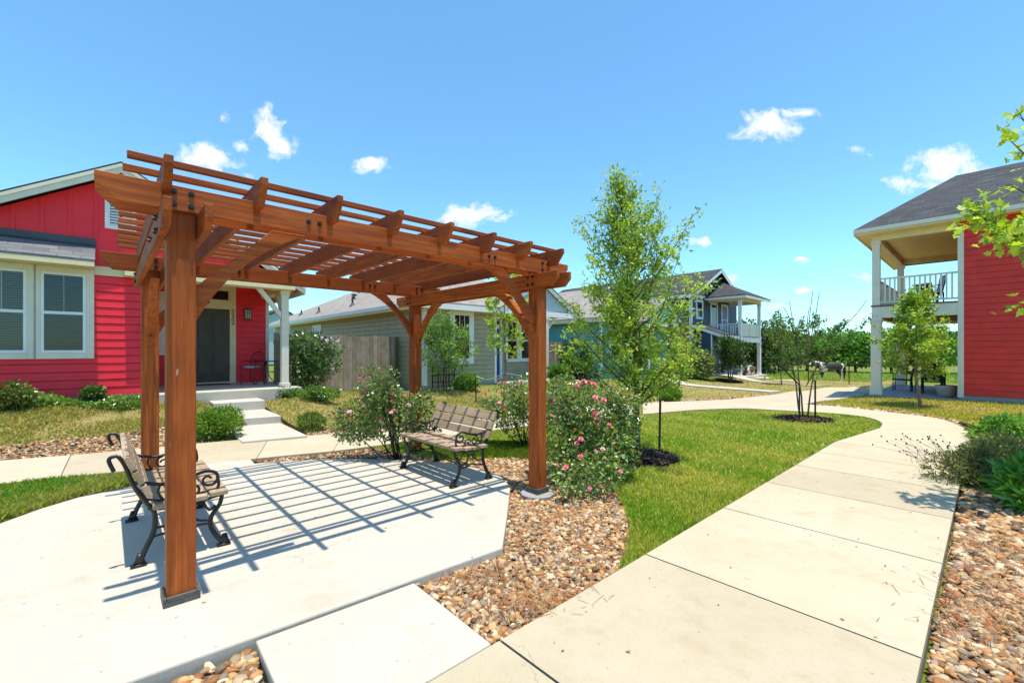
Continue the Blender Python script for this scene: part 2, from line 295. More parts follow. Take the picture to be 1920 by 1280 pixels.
# ------------------------------------------------------------------ mesh building
ORG = {}
def _props(o, label=None, cat=None, group=None, kind=None):
    if label: o['label'] = label
    if cat: o['category'] = cat
    if group: o['group'] = group
    if kind: o['kind'] = kind
    return o
def thing(name, label, cat, loc=(0,0,0), rz=0.0, group=None):
    o = bpy.data.objects.new(name, None); COL.objects.link(o); o.empty_display_size = .2
    o.location = loc; o.rotation_euler = (0, 0, rz); ORG[o.name] = (0, 0, 0)
    return _props(o, label, cat, group)
def thing_uv(name, label, cat, u, v, z=0.0, group=None):
    """a thing whose parts are given in street-grid coordinates (u, v, z)"""
    o = thing(name, label, cat, W(u, v, z), TH, group); ORG[o.name] = (u, v, z); return o
class MB:
    def __init__(s): s.v = []; s.f = []; s.m = []; s.c = []
    def add(s, vs, fs, mi=0, col=None):
        n = len(s.v); s.v += [tuple(p) for p in vs]
        for f in fs: s.f.append(tuple(i+n for i in f)); s.m.append(mi); s.c.append(col)
        return s
    def hexa(s, p, mi=0, col=None):
        return s.add(p, [(0,3,2,1),(4,5,6,7),(0,1,5,4),(1,2,6,5),(2,3,7,6),(3,0,4,7)], mi, col)
    def box(s, x0, x1, y0, y1, z0, z1, mi=0, col=None):
        return s.hexa([(x0,y0,z0),(x1,y0,z0),(x1,y1,z0),(x0,y1,z0),(x0,y0,z1),(x1,y0,z1),(x1,y1,z1),(x0,y1,z1)], mi, col)
    def prism(s, poly, a, b, axis, mi=0, col=None):
        """polygon in the two axes other than `axis`, extruded along it from a to b"""
        def P(q, t):
            q = list(q); q.insert(axis, t); return tuple(q)
        n = len(poly)
        return s.add([P(q, a) for q in poly]+[P(q, b) for q in poly],
                     [tuple(range(n))[::-1], tuple(range(n, 2*n))]+[(i, (i+1)%n, n+(i+1)%n, n+i) for i in range(n)], mi, col)
    def quad(s, a, b, c, d, mi=0, col=None): return s.add([a,b,c,d], [(0,1,2,3)], mi, col)
    def tube(s, pts, r, n=8, mi=0, col=None, flat=1.0, cap=True):
        pts = [Vector(p) for p in pts]; k = len(pts)
        if not hasattr(r, '__len__'): r = [r]*k
        up = None; rings = []
        for i, p in enumerate(pts):
            t = (pts[min(i+1,k-1)]-pts[max(i-1,0)])
            if t.length < 1e-9: t = Vector((0,0,1))
            t.normalize()
            if up is None: up = t.orthogonal().normalized()
            up = (up-t*up.dot(t))
            if up.length < 1e-6: up = t.orthogonal()
            up.normalize(); sd = t.cross(up)
            rings.append([p+(up*math.cos(2*math.pi*j/n)+sd*math.sin(2*math.pi*j/n)*flat)*r[i] for j in range(n)])
        vs = [q for rg in rings for q in rg]
        fs = [(i*n+j, i*n+(j+1)%n, (i+1)*n+(j+1)%n, (i+1)*n+j) for i in range(k-1) for j in range(n)]
        if cap: fs += [tuple(range(n))[::-1], tuple((k-1)*n+j for j in range(n))]
        return s.add(vs, fs, mi, col)
    def cyl(s, x, y, z0, z1, r0, r1=None, n=16, mi=0): 
        return s.tube([(x,y,z0),(x,y,z1)], [r0, r0 if r1 is None else r1], n, mi)
    def lathe(s, prof, x=0, y=0, n=20, mi=0):
        return s.tube([(x,y,z) for r,z in prof], [r for r,z in prof], n, mi)
    def build(s, name, mats, parent=None, smooth=False, bevel=0.0, recalc=True, org=None):
        if isinstance(mats, str): mats = [mats]
        if org is None: org = ORG.get(parent.name, (0,0,0)) if parent else (0,0,0)
        me = bpy.data.meshes.new(name)
        me.from_pydata([(p[0]-org[0], p[1]-org[1], p[2]-org[2]) for p in s.v], [], s.f)
        for m in mats: me.materials.append(MATS[m])
        me.polygons.foreach_set('material_index', np.array(s.m, np.int32))
        if recalc:
            bm = bmesh.new(); bm.from_mesh(me); bmesh.ops.recalc_face_normals(bm, faces=bm.faces); bm.to_mesh(me); bm.free()
        if smooth: me.polygons.foreach_set('use_smooth', np.ones(len(me.polygons), bool))
        uvl = me.uv_layers.new(name='UVMap'); dat = np.zeros((len(me.loops), 2), np.float32)
        for p in me.polygons:
            n = p.normal; t = Vector((-n.y, n.x, 0))
            if t.length < 1e-3: t = Vector((1,0,0))
            t.normalize()
            if t.x < -1e-6 or (abs(t.x) < 1e-6 and t.y < 0): t = -t
            bt = n.cross(t)
            if bt.z < 0: bt = -bt
            for li in p.loop_indices:
                q = me.vertices[me.loops[li].vertex_index].co; dat[li] = (q.dot(t), q.dot(bt))
        uvl.data.foreach_set('uv', dat.ravel())
        if any(c is not None for c in s.c):
            ca = me.color_attributes.new('tint', 'FLOAT_COLOR', 'CORNER'); cd = np.ones((len(me.loops), 4), np.float32)
            for p, c in zip(me.polygons, s.c):
                if c is not None:
                    for li in p.loop_indices: cd[li, :3] = c
            ca.data.foreach_set('color', cd.ravel())
        o = bpy.data.objects.new(name, me); COL.objects.link(o)
        if parent: o.parent = parent; ORG[o.name] = org
        if bevel > 0:
            bv = o.modifiers.new('bevel', 'BEVEL'); bv.width = bevel; bv.segments = 1; bv.limit_method = 'ANGLE'; bv.angle_limit = R(40)
        return o
def npmesh(name, V, Fc, mat, parent=None, tint=None, smooth=False):
    """V (n,3); Fc (m,k) faces of k corners; tint (m,3) per face"""
    me = bpy.data.meshes.new(name); m, k = Fc.shape
    me.vertices.add(len(V)); me.vertices.foreach_set('co', V.astype(np.float32).ravel())
    me.loops.add(m*k); me.loops.foreach_set('vertex_index', Fc.astype(np.int32).ravel())
    me.polygons.add(m); me.polygons.foreach_set('loop_start', np.arange(0, m*k, k, dtype=np.int32))
    try: me.polygons.foreach_set('loop_total', np.full(m, k, np.int32))
    except Exception: pass
    if smooth: me.polygons.foreach_set('use_smooth', np.ones(m, bool))
    me.update(calc_edges=True)
    if tint is not None:
        ca = me.color_attributes.new('tint', 'FLOAT_COLOR', 'CORNER')
        c4 = np.ones((m, k, 4), np.float32); c4[:, :, :3] = tint[:, None, :]; ca.data.foreach_set('color', c4.ravel())
    me.materials.append(MATS[mat]); me.validate()
    o = bpy.data.objects.new(name, me); COL.objects.link(o)
    if parent: o.parent = parent; ORG[o.name] = ORG.get(parent.name, (0,0,0))
    return o
def copy_tree(o, parent=None):
    c = o.copy(); COL.objects.link(c)
    if o.name in ORG: ORG[c.name] = ORG[o.name]
    if parent: c.parent = parent
    for ch in list(o.children): copy_tree(ch, c)
    return c

# ------------------------------------------------------------------ ground, paths, beds
def inside(P, poly):
    P = np.asarray(P); x, y = P[:,0], P[:,1]; r = np.zeros(len(P), bool); n = len(poly); j = n-1
    for i in range(n):
        xi, yi = poly[i]; xj, yj = poly[j]
        c = ((yi > y) != (yj > y)) & (x < (xj-xi)*(y-yi)/((yj-yi) or 1e-12)+xi); r ^= c; j = i
    return r
def area(poly): return abs(sum(a[0]*b[1]-b[0]*a[1] for a, b in zip(poly, poly[1:]+poly[:1])))/2
def dense(poly, st):
    out = []
    for a, b in zip(poly, poly[1:]+poly[:1]):
        n = max(1, int(math.dist(a, b)/st))
        out += [(a[0]+(b[0]-a[0])*i/n, a[1]+(b[1]-a[1])*i/n) for i in range(n)]
    return out
def smooth_poly(pts, it=2, closed=True):
    for _ in range(it):
        o = []
        rngs = range(len(pts)) if closed else range(len(pts)-1)
        if not closed: o.append(pts[0])
        for i in rngs:
            a, b = pts[i], pts[(i+1)%len(pts)]
            o += [(a[0]*.75+b[0]*.25, a[1]*.75+b[1]*.25), (a[0]*.25+b[0]*.75, a[1]*.25+b[1]*.75)]
        if not closed: o.append(pts[-1])
        pts = o
    return pts
def sheet(name, polys, off, mat, depth=.12, st=.3, flat=None, kind='structure', bevel=0):
    mb = MB()
    for poly in polys:
        bd = dense([tuple(p) for p in poly], st)
        a = np.array(bd); lo, hi = a.min(0), a.max(0)
        g = np.array([(x, y) for x in np.arange(lo[0]+st/2, hi[0], st) for y in np.arange(lo[1]+st/2, hi[1], st)]).reshape(-1, 2)
        if len(g):
            g = g[inside(g, bd)]
            if len(g):
                dm = np.min(np.hypot(g[:,None,0]-a[None,:,0], g[:,None,1]-a[None,:,1]), 1); g = g[dm > st*.35]
        vs = [Vector(p) for p in bd]+[Vector(p) for p in g]
        n = len(bd)
        ov, oe, of, *_ = mgeo.delaunay_2d_cdt(vs, [], [list(range(n))], 1, 1e-5)
        zz = H([p.x for p in ov], [p.y for p in ov])+off if flat is None else np.full(len(ov), flat)
        top = [(p.x, p.y, z) for p, z in zip(ov, zz)]
        cnt = {}
        for f in of:
            for i in range(len(f)):
                e = (f[i], f[(i+1)%len(f)]); cnt[tuple(sorted(e))] = cnt.get(tuple(sorted(e)), 0)+1
        k_ = random.uniform(.90,1.06); base = len(mb.v); mb.add(top, [tuple(f) for f in of], 0, (k_, k_*random.uniform(.98,1.01), k_*random.uniform(.95,1.02)))
        if depth > 0:
            nb = len(top); mb.v += [(x, y, z-depth) for x, y, z in top]
            for f in of:
                for i in range(len(f)):
                    e = (f[i], f[(i+1)%len(f)])
                    if cnt[tuple(sorted(e))] == 1:
                        mb.f.append((base+e[0], base+e[1], base+nb+e[1], base+nb+e[0])); mb.m.append(0); mb.c.append((.85,.83,.8))
    o = mb.build(name, mat, None, recalc=True); _props(o, kind=kind)
    # make sure tops face up
    me = o.data; 
    if sum(p.normal.z*p.area for p in me.polygons) < 0: me.flip_normals()
    if bevel:
        bv = o.modifiers.new('bevel', 'BEVEL'); bv.width = bevel; bv.segments = 2; bv.limit_method = 'ANGLE'; bv.angle_limit = R(50)
    return o
# the ground itself, one sheet to the horizon
xs = np.concatenate([[-1500,-700,-350,-180,-100,-60,-40,-30], np.arange(-22, 42, .55), [46,52,60,72,90,120,170,260,400,800,1600]])
ys = np.concatenate([[-400,-120,-50,-20,-10], np.arange(-5, 40, .55), [43,47,53,60,70,85,105,140,200,300,500,900,1800]])
GX, GY = np.meshgrid(xs, ys); GZ = H(GX.ravel(), GY.ravel())-.075
nx, ny = len(xs), len(ys)
gi = np.arange(nx*ny).reshape(ny, nx)
gF = np.stack([gi[:-1,:-1].ravel(), gi[:-1,1:].ravel(), gi[1:,1:].ravel(), gi[1:,:-1].ravel()], 1)
_props(npmesh('ground', np.stack([GX.ravel(), GY.ravel(), GZ], 1), gF, 'field_ground', smooth=True), kind='structure')

PXY = lambda pts: [gp(*p) for p in pts]
UVXY = lambda pts: [tuple(W(*p)[:2]) for p in pts]
PAD = [gpz(x, y, 0.0) for x, y in [(-60,1035),(0,980),(75,953),(145,932),(245,912),(380,890),(480,868),(560,862),(640,859),(720,860),(790,863),(850,868),(905,879),(940,893),(957,911),(951,965),(942,1026),(775,1085),(470,1195),(225,1282)]]
PAD += UVXY([(-.9,-.62),(-1.6,.3),(-1.7,1.6)])
sheet('patio_pad', [PAD], 0, 'pad_concrete', .14, .35, flat=0.0, bevel=.012)
sheet('pad_link_slab', [UVXY([(.32,-.690),(1.25,-.742),(1.235,-1.565),(.30,-1.565)]), [gpz(x,y,0) for x,y in [(378,884),(482,865),(520,880),(380,905)]] if False else UVXY([(.62,3.42),(1.22,3.36),(1.30,4.72),(.66,4.86)])], .04, 'pad_concrete', .12, .4, bevel=.01)
# the straight garden path, poured in panels with open joints
js = [-6,-4.4,-3,-1.6,-.15,1.28,2.75,4.2,5.45,6.6,7.7,8.8]
panels = []
G = .007
for a, b in zip(js[:-1], js[1:]): panels.append(UVXY([(a+G,-3.12),(b-G,-3.12),(b-G,-1.58),(a+G,-1.58)]))
bend_r = smooth_poly(PXY([(1822,832),(1812,806),(1770,790),(1710,780),(1600,768),(1510,760)]), 2, False)
bend_l = smooth_poly(PXY([(1470,772),(1560,777),(1630,785),(1657,796),(1650,806)]), 2, False)
u9l = tuple(W(8.8+G,-1.58)[:2]); u9r = tuple(W(8.8+G,-3.12)[:2])
panels.append([u9l, u9r]+bend_r+bend_l)
fp_near = smooth_poly(PXY([(1510,760)]) + PXY([(1560,752),(1620,740),(1660,731)]), 1, False)
fp_far = smooth_poly(PXY([(1600,726),(1520,732),(1440,744),(1330,754),(1205,757)]), 1, False)
cross = fp_near+fp_far+PXY([(1205,779),(1300,771),(1400,768),(1470,772)])
panels.append(cross)
sheet('garden_path', panels, .045, 'path_concrete', .12, .4, bevel=.006)
lw_near = PXY([(-120,925),(0,913),(120,901),(245,888),(420,871),(600,853),(760,832),(1000,800),(1200,779)])
lw_far = PXY([(1200,758),(1000,777),(830,797),(680,812),(560,822),(450,829),(250,847),(0,869),(-120,879)])
def strip_panels(near, far_rev, n, gap=.006):
    far = far_rev[::-1]
    def at(c, t):
        L_ = [0]
        for a, b in zip(c, c[1:]): L_.append(L_[-1]+math.dist(a, b))
        s = t*L_[-1]
        for i in range(len(c)-1):
            if s <= L_[i+1]+1e-9:
                k = (s-L_[i])/(L_[i+1]-L_[i]); return (c[i][0]+(c[i+1][0]-c[i][0])*k, c[i][1]+(c[i+1][1]-c[i][1])*k)
        return c[-1]
    out = []; e = gap/12
    for i in range(n):
        t0, t1 = i/n+e/2, (i+1)/n-e/2; ts = np.linspace(t0, t1, 5)
        out.append([at(near, t) for t in ts]+[at(far, t) for t in ts[::-1]])
    return out
sheet('front_walk', strip_panels(lw_near, lw_far, 11), .045, 'path_concrete', .12, .4, bevel=.006)
# lawns
gcurve = smooth_poly(PXY([(1163,1062),(1181,1010),(1178,965),(1150,915),(1100,880),(1010,862),(930,858),(880,866),(820,862),(700,842)]), 2, False)
LAWN = [tuple(W(u, -1.56)[:2]) for u in np.linspace(2.43, 8.8, 10)]+bend_l[::-1][1:]+PXY([(1400,769),(1300,772),(1205,780),(1000,801),(760,833),(700,842)])+gcurve[::-1][1:]
sheet('lawn', [LAWN], .0, 'green_turf', .05, .35)
LAWN_L = PXY([(-150,765),(-150,850),(0,838),(130,822),(290,803),(370,797)])+[gp(430,780), gp(385,757), gp(300,752), gp(0,760)]
LAWN_M = PXY([(480,752),(527,783),(575,812),(640,803),(700,800),(830,788),(1000,768),(1180,748),(1230,742),(1150,715),(1010,728),(860,728),(760,735),(600,735),(520,742)])
LAWN_F = PXY([(1210,754),(1330,750),(1440,740),(1560,728),(1640,722),(1700,705),(1500,700),(1440,708),(1330,716),(1240,722),(1180,735)])
LAWN_R = [tuple(W(u, v)[:2]) for u, v in [(18.2,-.6),(18.2,-9),(9.5,-9),(7.5,-5.2),(9.0,-4.7),(10.8,-4.2)]]+PXY([(1790,787),(1700,772),(1600,763),(1520,756),(1580,746),(1650,735)])
WEEDS = PXY([(-80,985),(0,978),(145,930),(247,910),(245,892),(120,904),(0,917),(-80,925)])
for nm, pl, mt_ in (('lawn', LAWN_L, 'dry_turf'), ('lawn', LAWN_M, 'dry_turf'), ('lawn', LAWN_F, 'dry_turf'), ('lawn', LAWN_R, 'dry_turf'), ('lawn', WEEDS, 'dry_turf')):
    sheet(nm, [pl], 0.004, mt_, .05, .5)
# river-stone beds
BED_C = [tuple(W(u, v)[:2]) for u, v in [(1.3,-.70),(2.02,-.74)]]+[gpz(942,1024,0), gpz(951,965,0), gpz(957,911,0), gpz(940,893,0), gpz(905,879,0), gpz(850,868,0), gpz(790,863,0), gpz(720,860,0)]+gcurve[::-1]+UVXY([(2.42,-1.59),(1.27,-1.57)])
BED_R = UVXY([(8.8,-3.15),(5,-3.15),(2.5,-3.15),(-1,-3.15),(-1,-9),(7.5,-9),(7.5,-5.2),(9.0,-4.7)])+PXY([(1852,800),(1830,812)])
BED_B = UVXY([(.30,-.70),(.285,-1.56),(-2,-1.56),(-2,-.4),(-.9,-.66),(-.22,-.70)])
BED_L = PXY([(-100,858),(-100,880),(0,868),(130,857),(300,840),(445,826),(430,790),(370,797),(290,803),(130,822),(0,838)])
BED_M = PXY([(575,812),(640,803),(700,800),(790,794),(790,802),(680,811),(572,820)])
BED_W = UVXY([(1.28,3.5),(2.5,3.0),(3.1,2.6),(3.0,3.3),(2.2,4.6),(1.36,4.68)])
BED_F = PXY([(1520,757),(1600,764),(1700,773),(1790,788),(1822,812),(1826,832),(1812,806),(1770,791),(1710,781),(1600,769)])
BED_F2 = PXY([(1205,757),(1330,753),(1440,743),(1440,740),(1330,748),(1205,752)])
for pl in (BED_C, BED_R, BED_B, BED_L, BED_M, BED_W, BED_F, BED_F2): sheet('gravel_base', [pl], -.02, 'gravel_bed', .05, .35)
A_P = 3.204
def ico(sub):
    bm = bmesh.new(); bmesh.ops.create_icosphere(bm, subdivisions=sub, radius=1.0)
    v = np.array([p.co[:] for p in bm.verts]); f = np.array([[q.index for q in p.verts] for p in bm.faces]); bm.free(); return v, f
def sample(poly, n):
    a = np.array(poly); lo, hi = a.min(0), a.max(0); out = np.zeros((0,2))
    while len(out) < n:
        p = lo+rng.random((n*2, 2))*(hi-lo); out = np.vstack([out, p[inside(p, poly)]])
    return out[:n]
STONE_COL = np.array([(.42,.22,.10),(.50,.31,.16),(.58,.42,.25),(.60,.50,.37),(.66,.60,.52),(.33,.31,.30),(.24,.135,.075),(.46,.20,.075),(.62,.46,.28),(.40,.34,.27),(.26,.235,.215),(.17,.115,.075),(.72,.68,.62)])*np.array([.93,.77,.55])
def stones(name, polys, dens, rmin, rmax, sub=2, zoff=0.0, far_cut=None, label=None):
    tv, tf = ico(sub); Vs, Fs, Cs = [], [], []; base = 0
    for poly in polys:
        n = max(4, int(area(poly)*dens)); P = sample(poly, n)
        if far_cut:
            d = np.hypot(P[:,0], P[:,1]); keep = rng.random(n) < np.clip((far_cut/np.maximum(d, .1))**1.6, 0, 1); P = P[keep]
        # only what the lens could plausibly see
        P = P[(P[:,1] > .9) & (np.abs(P[:,0]) < 1.35*P[:,1]+1.2)]
        for q_ in (W(A_P+.0725,.0725), W(A_P+.0725,2.65+.0725)): P = P[np.hypot(P[:,0]-q_.x, P[:,1]-q_.y) > .20]
        n = len(P)
        if not n: continue
        z = H(P[:,0], P[:,1])
        r = rmin+(rmax-rmin)*rng.random(n)**1.5
        if far_cut: r = r*np.clip(np.hypot(P[:,0],P[:,1])/far_cut, 1, 1.5)
        sc = np.stack([r*rng.uniform(.95,1.5,n), r*rng.uniform(.75,1.1,n), r*rng.uniform(.38,.72,n)], 1)
        an = rng.random(n)*6.283; tl = rng.normal(0,.35,n); ta = rng.normal(0,.35,n)
        nz = 1+.16*np.sin(tv[None,:,0]*2.3+rng.random((n,1))*6)+.13*np.sin(tv[None,:,1]*3.1+rng.random((n,1))*6)+.1*np.sin(tv[None,:,2]*4+tv[None,:,0]*3+rng.random((n,1))*6)
        v = tv[None]*nz[...,None]*sc[:,None,:]
        c, s_ = np.cos(tl)[:,None], np.sin(tl)[:,None]; v = np.stack([v[...,0]*c+v[...,2]*s_, v[...,1], -v[...,0]*s_+v[...,2]*c], -1)
        c, s_ = np.cos(ta)[:,None], np.sin(ta)[:,None]; v = np.stack([v[...,0], v[...,1]*c-v[...,2]*s_, v[...,1]*s_+v[...,2]*c], -1)
        c, s_ = np.cos(an)[:,None], np.sin(an)[:,None]; v = np.stack([v[...,0]*c-v[...,1]*s_, v[...,0]*s_+v[...,1]*c, v[...,2]], -1)
        v[...,0] += P[:,0][:,None]; v[...,1] += P[:,1][:,None]; v[...,2] += (z+zoff+r*.25+rng.random(n)*.012)[:,None]
        col = STONE_COL[rng.integers(0, len(STONE_COL), n)]*rng.uniform(.6,1.2,(n,1))
        Vs.append(v.reshape(-1,3)); Fs.append((tf[None]+(np.arange(n)*len(tv))[:,None,None]).reshape(-1,3)+base); Cs.append(np.repeat(col, len(tf), 0)); base += n*len(tv)
    o = npmesh(name, np.vstack(Vs), np.vstack(Fs), 'river_stone', None, np.vstack(Cs), True)
    _props(o, label, 'gravel', None, 'stuff'); return o
stones('river_gravel', [BED_C], 3000, .007, .026, 2, -.02, 4.2, 'tan and rust river stones filling the bed between pad, path and lawn')
stones('river_gravel', [BED_R], 2900, .008, .028, 2, -.02, 3.6, 'mixed river stones in the wide bed right of the path')
stones('river_gravel', [BED_B], 1900, .010, .034, 2, -.02, None, 'river stones in the corner beside the slab nearest the camera')
stones('river_gravel', [BED_L, BED_M, BED_W], 800, .014, .032, 1, -.01, None, 'narrow strips of river stone along the front walk')
stones('river_gravel', [BED_F, BED_F2], 300, .025, .05, 1, -.01, None, 'pale river stone edging along the far bend of the path')
# mulch rings
def mulch(cx, cy, rx, ry, label):
    ring = [(cx+rx*math.cos(t)*(1+.07*math.sin(3*t)), cy+ry*math.sin(t)*(1+.06*math.cos(5*t))) for t in np.linspace(0, 6.283, 26)[:-1]]
    n = int(rx*ry*3.14*900); P = sample(ring, n)
    k = 1-np.clip(((P[:,0]-cx)/rx)**2+((P[:,1]-cy)/ry)**2, 0, 1)
    z = H(P[:,0], P[:,1])+.01+.06*k+rng.random(n)*.02
    l = rng.uniform(.02,.055,n); wd = rng.uniform(.006,.014,n); a = rng.random(n)*6.283; t = rng.normal(0,.35,n)
    dx = np.stack([np.cos(a)*np.cos(t), np.sin(a)*np.cos(t), np.sin(t)], 1)*l[:,None]; sd = np.stack([-np.sin(a), np.cos(a), rng.normal(0,.4,n)], 1)*wd[:,None]
    c = np.stack([P[:,0], P[:,1], z], 1)
    v = np.stack([c-dx-sd, c+dx-sd, c+dx+sd, c-dx+sd], 1).reshape(-1,3)
    f = np.arange(4*n).reshape(n,4); col = np.array([(.05,.035,.025)])*rng.uniform(.5,2.2,(n,1))
    mb = MB(); rv = [(cx, cy, h(cx, cy)+.075)]
    for q, zz in ((.6,.055),(1.0,.012)):
        rv += [(cx+(x-cx)*q, cy+(y-cy)*q, h(cx+(x-cx)*q, cy+(y-cy)*q)+zz) for x, y in ring]
    m_ = len(ring); mb.add(rv, [(0,1+i,1+(i+1)%m_) for i in range(m_)]+[(1+i,1+m_+i,1+m_+(i+1)%m_,1+(i+1)%m_) for i in range(m_)])
    o = mb.build('mulch_mound', 'mulch_bed', None, True); _props(o, kind='structure')
    o2 = npmesh('mulch_chips', v, f, 'mulch_chip', None, col); _props(o2, label, 'mulch', None, 'stuff')
# grass blades
def blades(name, poly, n, hmin, hmax, wd, cols, label, z0=0.0, patch=1.1, near=5.0, holes=()):
    P = sample(poly, n)
    for cx, cy, r in holes: P = P[np.hypot(P[:,0]-cx, P[:,1]-cy) > r]
    d = np.hypot(P[:,0], P[:,1]); keep = rng.random(len(P)) < np.clip((near/d)**1.5, 0, 1); P = P[keep]; d = d[keep]; n = len(P)
    z = H(P[:,0], P[:,1])+z0
    ph = np.sin(P[:,0]*1.9*patch+1.3*np.sin(P[:,1]*1.3*patch))*np.sin(P[:,1]*1.6*patch+1.1*np.sin(P[:,0]*1.7*patch))+.5*np.sin(P[:,0]*5.1+P[:,1]*3.3)
    k = np.clip(.5+.42*ph+rng.normal(0,.16,n), 0, 1)
    hh = hmin+(hmax-hmin)*rng.random(n)*(0.65+.5*k); a = rng.random(n)*6.283; ln = np.abs(rng.normal(.35,.28,n))*hh; w2 = wd*np.clip(d/3.5, 1, 3.2)*rng.uniform(.7,1.3,n)
    b = np.stack([P[:,0], P[:,1], z], 1); s_ = np.stack([-np.sin(a), np.cos(a), np.zeros(n)], 1)*w2[:,None]
    dv = np.stack([np.cos(a), np.sin(a), np.zeros(n)], 1)
    m1 = b+dv*(ln*.35)[:,None]+np.array([0,0,1])*(hh*.62)[:,None]; tip = b+dv*ln[:,None]+np.array([0,0,1])*hh[:,None]
    v = np.stack([b-s_, b+s_, m1+s_*.75, tip, m1-s_*.75], 1).reshape(-1,3); i = np.arange(n)*5
    f = np.stack([i, i+1, i+2, i+3, i+4], 1)
    ca, cb = np.array(cols[0]), np.array(cols[1]); col = (cb+(ca-cb)*k[:,None])*rng.uniform(.7,1.25,(n,1))
    if len(cols) > 2:
        dr = rng.random(n) < .16+.22*(1-k); col[dr] = np.array(cols[2])*rng.uniform(.8,1.2,(dr.sum(),1))
    o = npmesh(name, v, f, 'grass_blade', None, col); _props(o, label, 'grass', None, 'stuff'); return o

# ------------------------------------------------------------------ pergola
A_, B_, PS = 3.204, 2.65, .145
pg = thing_uv('pergola', 'orange brown stained timber pergola with open slatted top over the patio pad', 'pergola', 0, 0, 0)
ZC, ZM, ZT = 2.229, 2.382, 2.530     # underside of cross beams, of main beams, top of main beams
for pu, pv, zb in ((0,0,0.0),(A_,0,-.035),(A_,B_,-.055),(0,B_,0.0)):
    mb = MB(); mb.box(pu, pu+PS, pv, pv+PS, zb+.03, ZT-.004)
    po = mb.build('post', 'stain_z', pg, bevel=.006)
    m2 = MB(); e = .020
    m2.prism([(pu-e,pv-e),(pu+PS+e,pv-e),(pu+PS+e,pv+PS+e),(pu-e,pv+PS+e)], zb, zb+.028, 2)
    for q in ((pu-e,pu-.001,pv-e,pv+PS+e),(pu+PS+.001,pu+PS+e,pv-e,pv+PS+e),(pu-.001,pu+PS+.001,pv-e,pv-.001),(pu-.001,pu+PS+.001,pv+PS+.001,pv+PS+e)): m2.box(*q, zb+.0285, zb+.058)
    m2.tube([(pu+PS/2,pv-e-.006,zb+.035),(pu+PS/2,pv-e,zb+.035)], .008, 8)
    m2.build('post_base', 'bracket_metal', po, bevel=.004)
    if zb < 0:
        m3 = MB(); m3.lathe([(.10,zb-.25),(.19,zb-.25),(.19,zb-.012),(.17,zb-.001)], pu+PS/2, pv+PS/2, 22)
        m3.build('footing', 'grey_concrete', pg)
RU = [-.031+.4786*k for k in range(8)]            # rafter left faces
U0, U1 = -.317, A_+PS+.317
def beam_poly(c=.094): return [(U0,ZT),(U0,ZM+.092),(U0+c,ZM),(U1-c,ZM),(U1,ZM+.092),(U1,ZT)]
def bolt(parent, pts, axis, sgn):
    for p in pts:
        m = MB(); q = list(p); q2 = list(p); q2[axis] += sgn*.006; q3 = list(p); q3[axis] += sgn*.018
        m.tube([q, q2], .0165, 12); m.tube([q2, q3], .010, 6); m.build('bolt', 'black_iron', parent)
for vb, outer in ((0, -1), (B_, 1)):
    mb = MB()
    mb.prism(beam_poly(), vb-.042, vb-.001, 1); mb.prism(beam_poly(), vb+PS+.001, vb+PS+.042, 1)
    bo = mb.build('main_beam', 'stain_u', pg, bevel=.003)
    pts = [(x, vb-.042, z) for x in (.03,.115,A_+.03,A_+.115) for z in (ZM+.035, ZT-.037)]+[(x, vb-.042, (ZM+ZT)/2+.005) for x in (.80,.875,2.48,2.555)]
    bolt(bo, pts, 1, -1)
for ub in (0, A_):
    mb = MB(); v0, v1 = -.32, B_+PS+.32; pl = [(v0,ZM-.002),(v0,ZC+.075),(v0+.075,ZC),(v1-.075,ZC),(v1,ZC+.075),(v1,ZM-.002)]
    mb.prism(pl, ub-.042, ub-.001, 0); mb.prism(pl, ub+PS+.001, ub+PS+.042, 0)
    bo = mb.build('cross_beam', 'stain_v', pg, bevel=.003)
    pts = [(ub-.042, v+d, z) for v in (0, B_) for d in (.035,.11) for z in (ZC+.035, ZM-.035)]+([(ub-.042, v, ZC+.075) for v in (.5,.6)] if ub == 0 else [])
    bolt(bo, pts, 0, -1)
for r in RU:
    mb = MB(); a, b = -.25, B_+PS+.25; zt = 2.635; zb_ = 2.470
    mb.prism([(a,zt),(a-.0,zt-.045),(a+.095,zb_),(b-.095,zb_),(b,zt-.045),(b,zt)], r, r+.042, 0)
    mb.build('rafter', 'stain_v', pg, bevel=.003)
for k in range(13):
    v = -.055+.2465*k; mb = MB(); j = random.uniform(-.012,.012)
    mb.box(-.185+j, A_+PS+.075+j, v, v+.040, 2.636, 2.674); mb.build('slat', 'stain_u', pg, bevel=.003)
def brace_poly():
    P0, P1, C = (.0,-.66), (.66,.0), (.21,-.21)
    arc = [((1-t)**2*P0[0]+2*t*(1-t)*C[0]+t*t*P1[0], (1-t)**2*P0[1]+2*t*(1-t)*C[1]+t*t*P1[1]) for t in np.linspace(0,1,15)]
    return [(0,-.44)]+[(.0,-.66)]+arc[1:-1]+[(.66,0),(.44,0)]
BP = brace_poly()
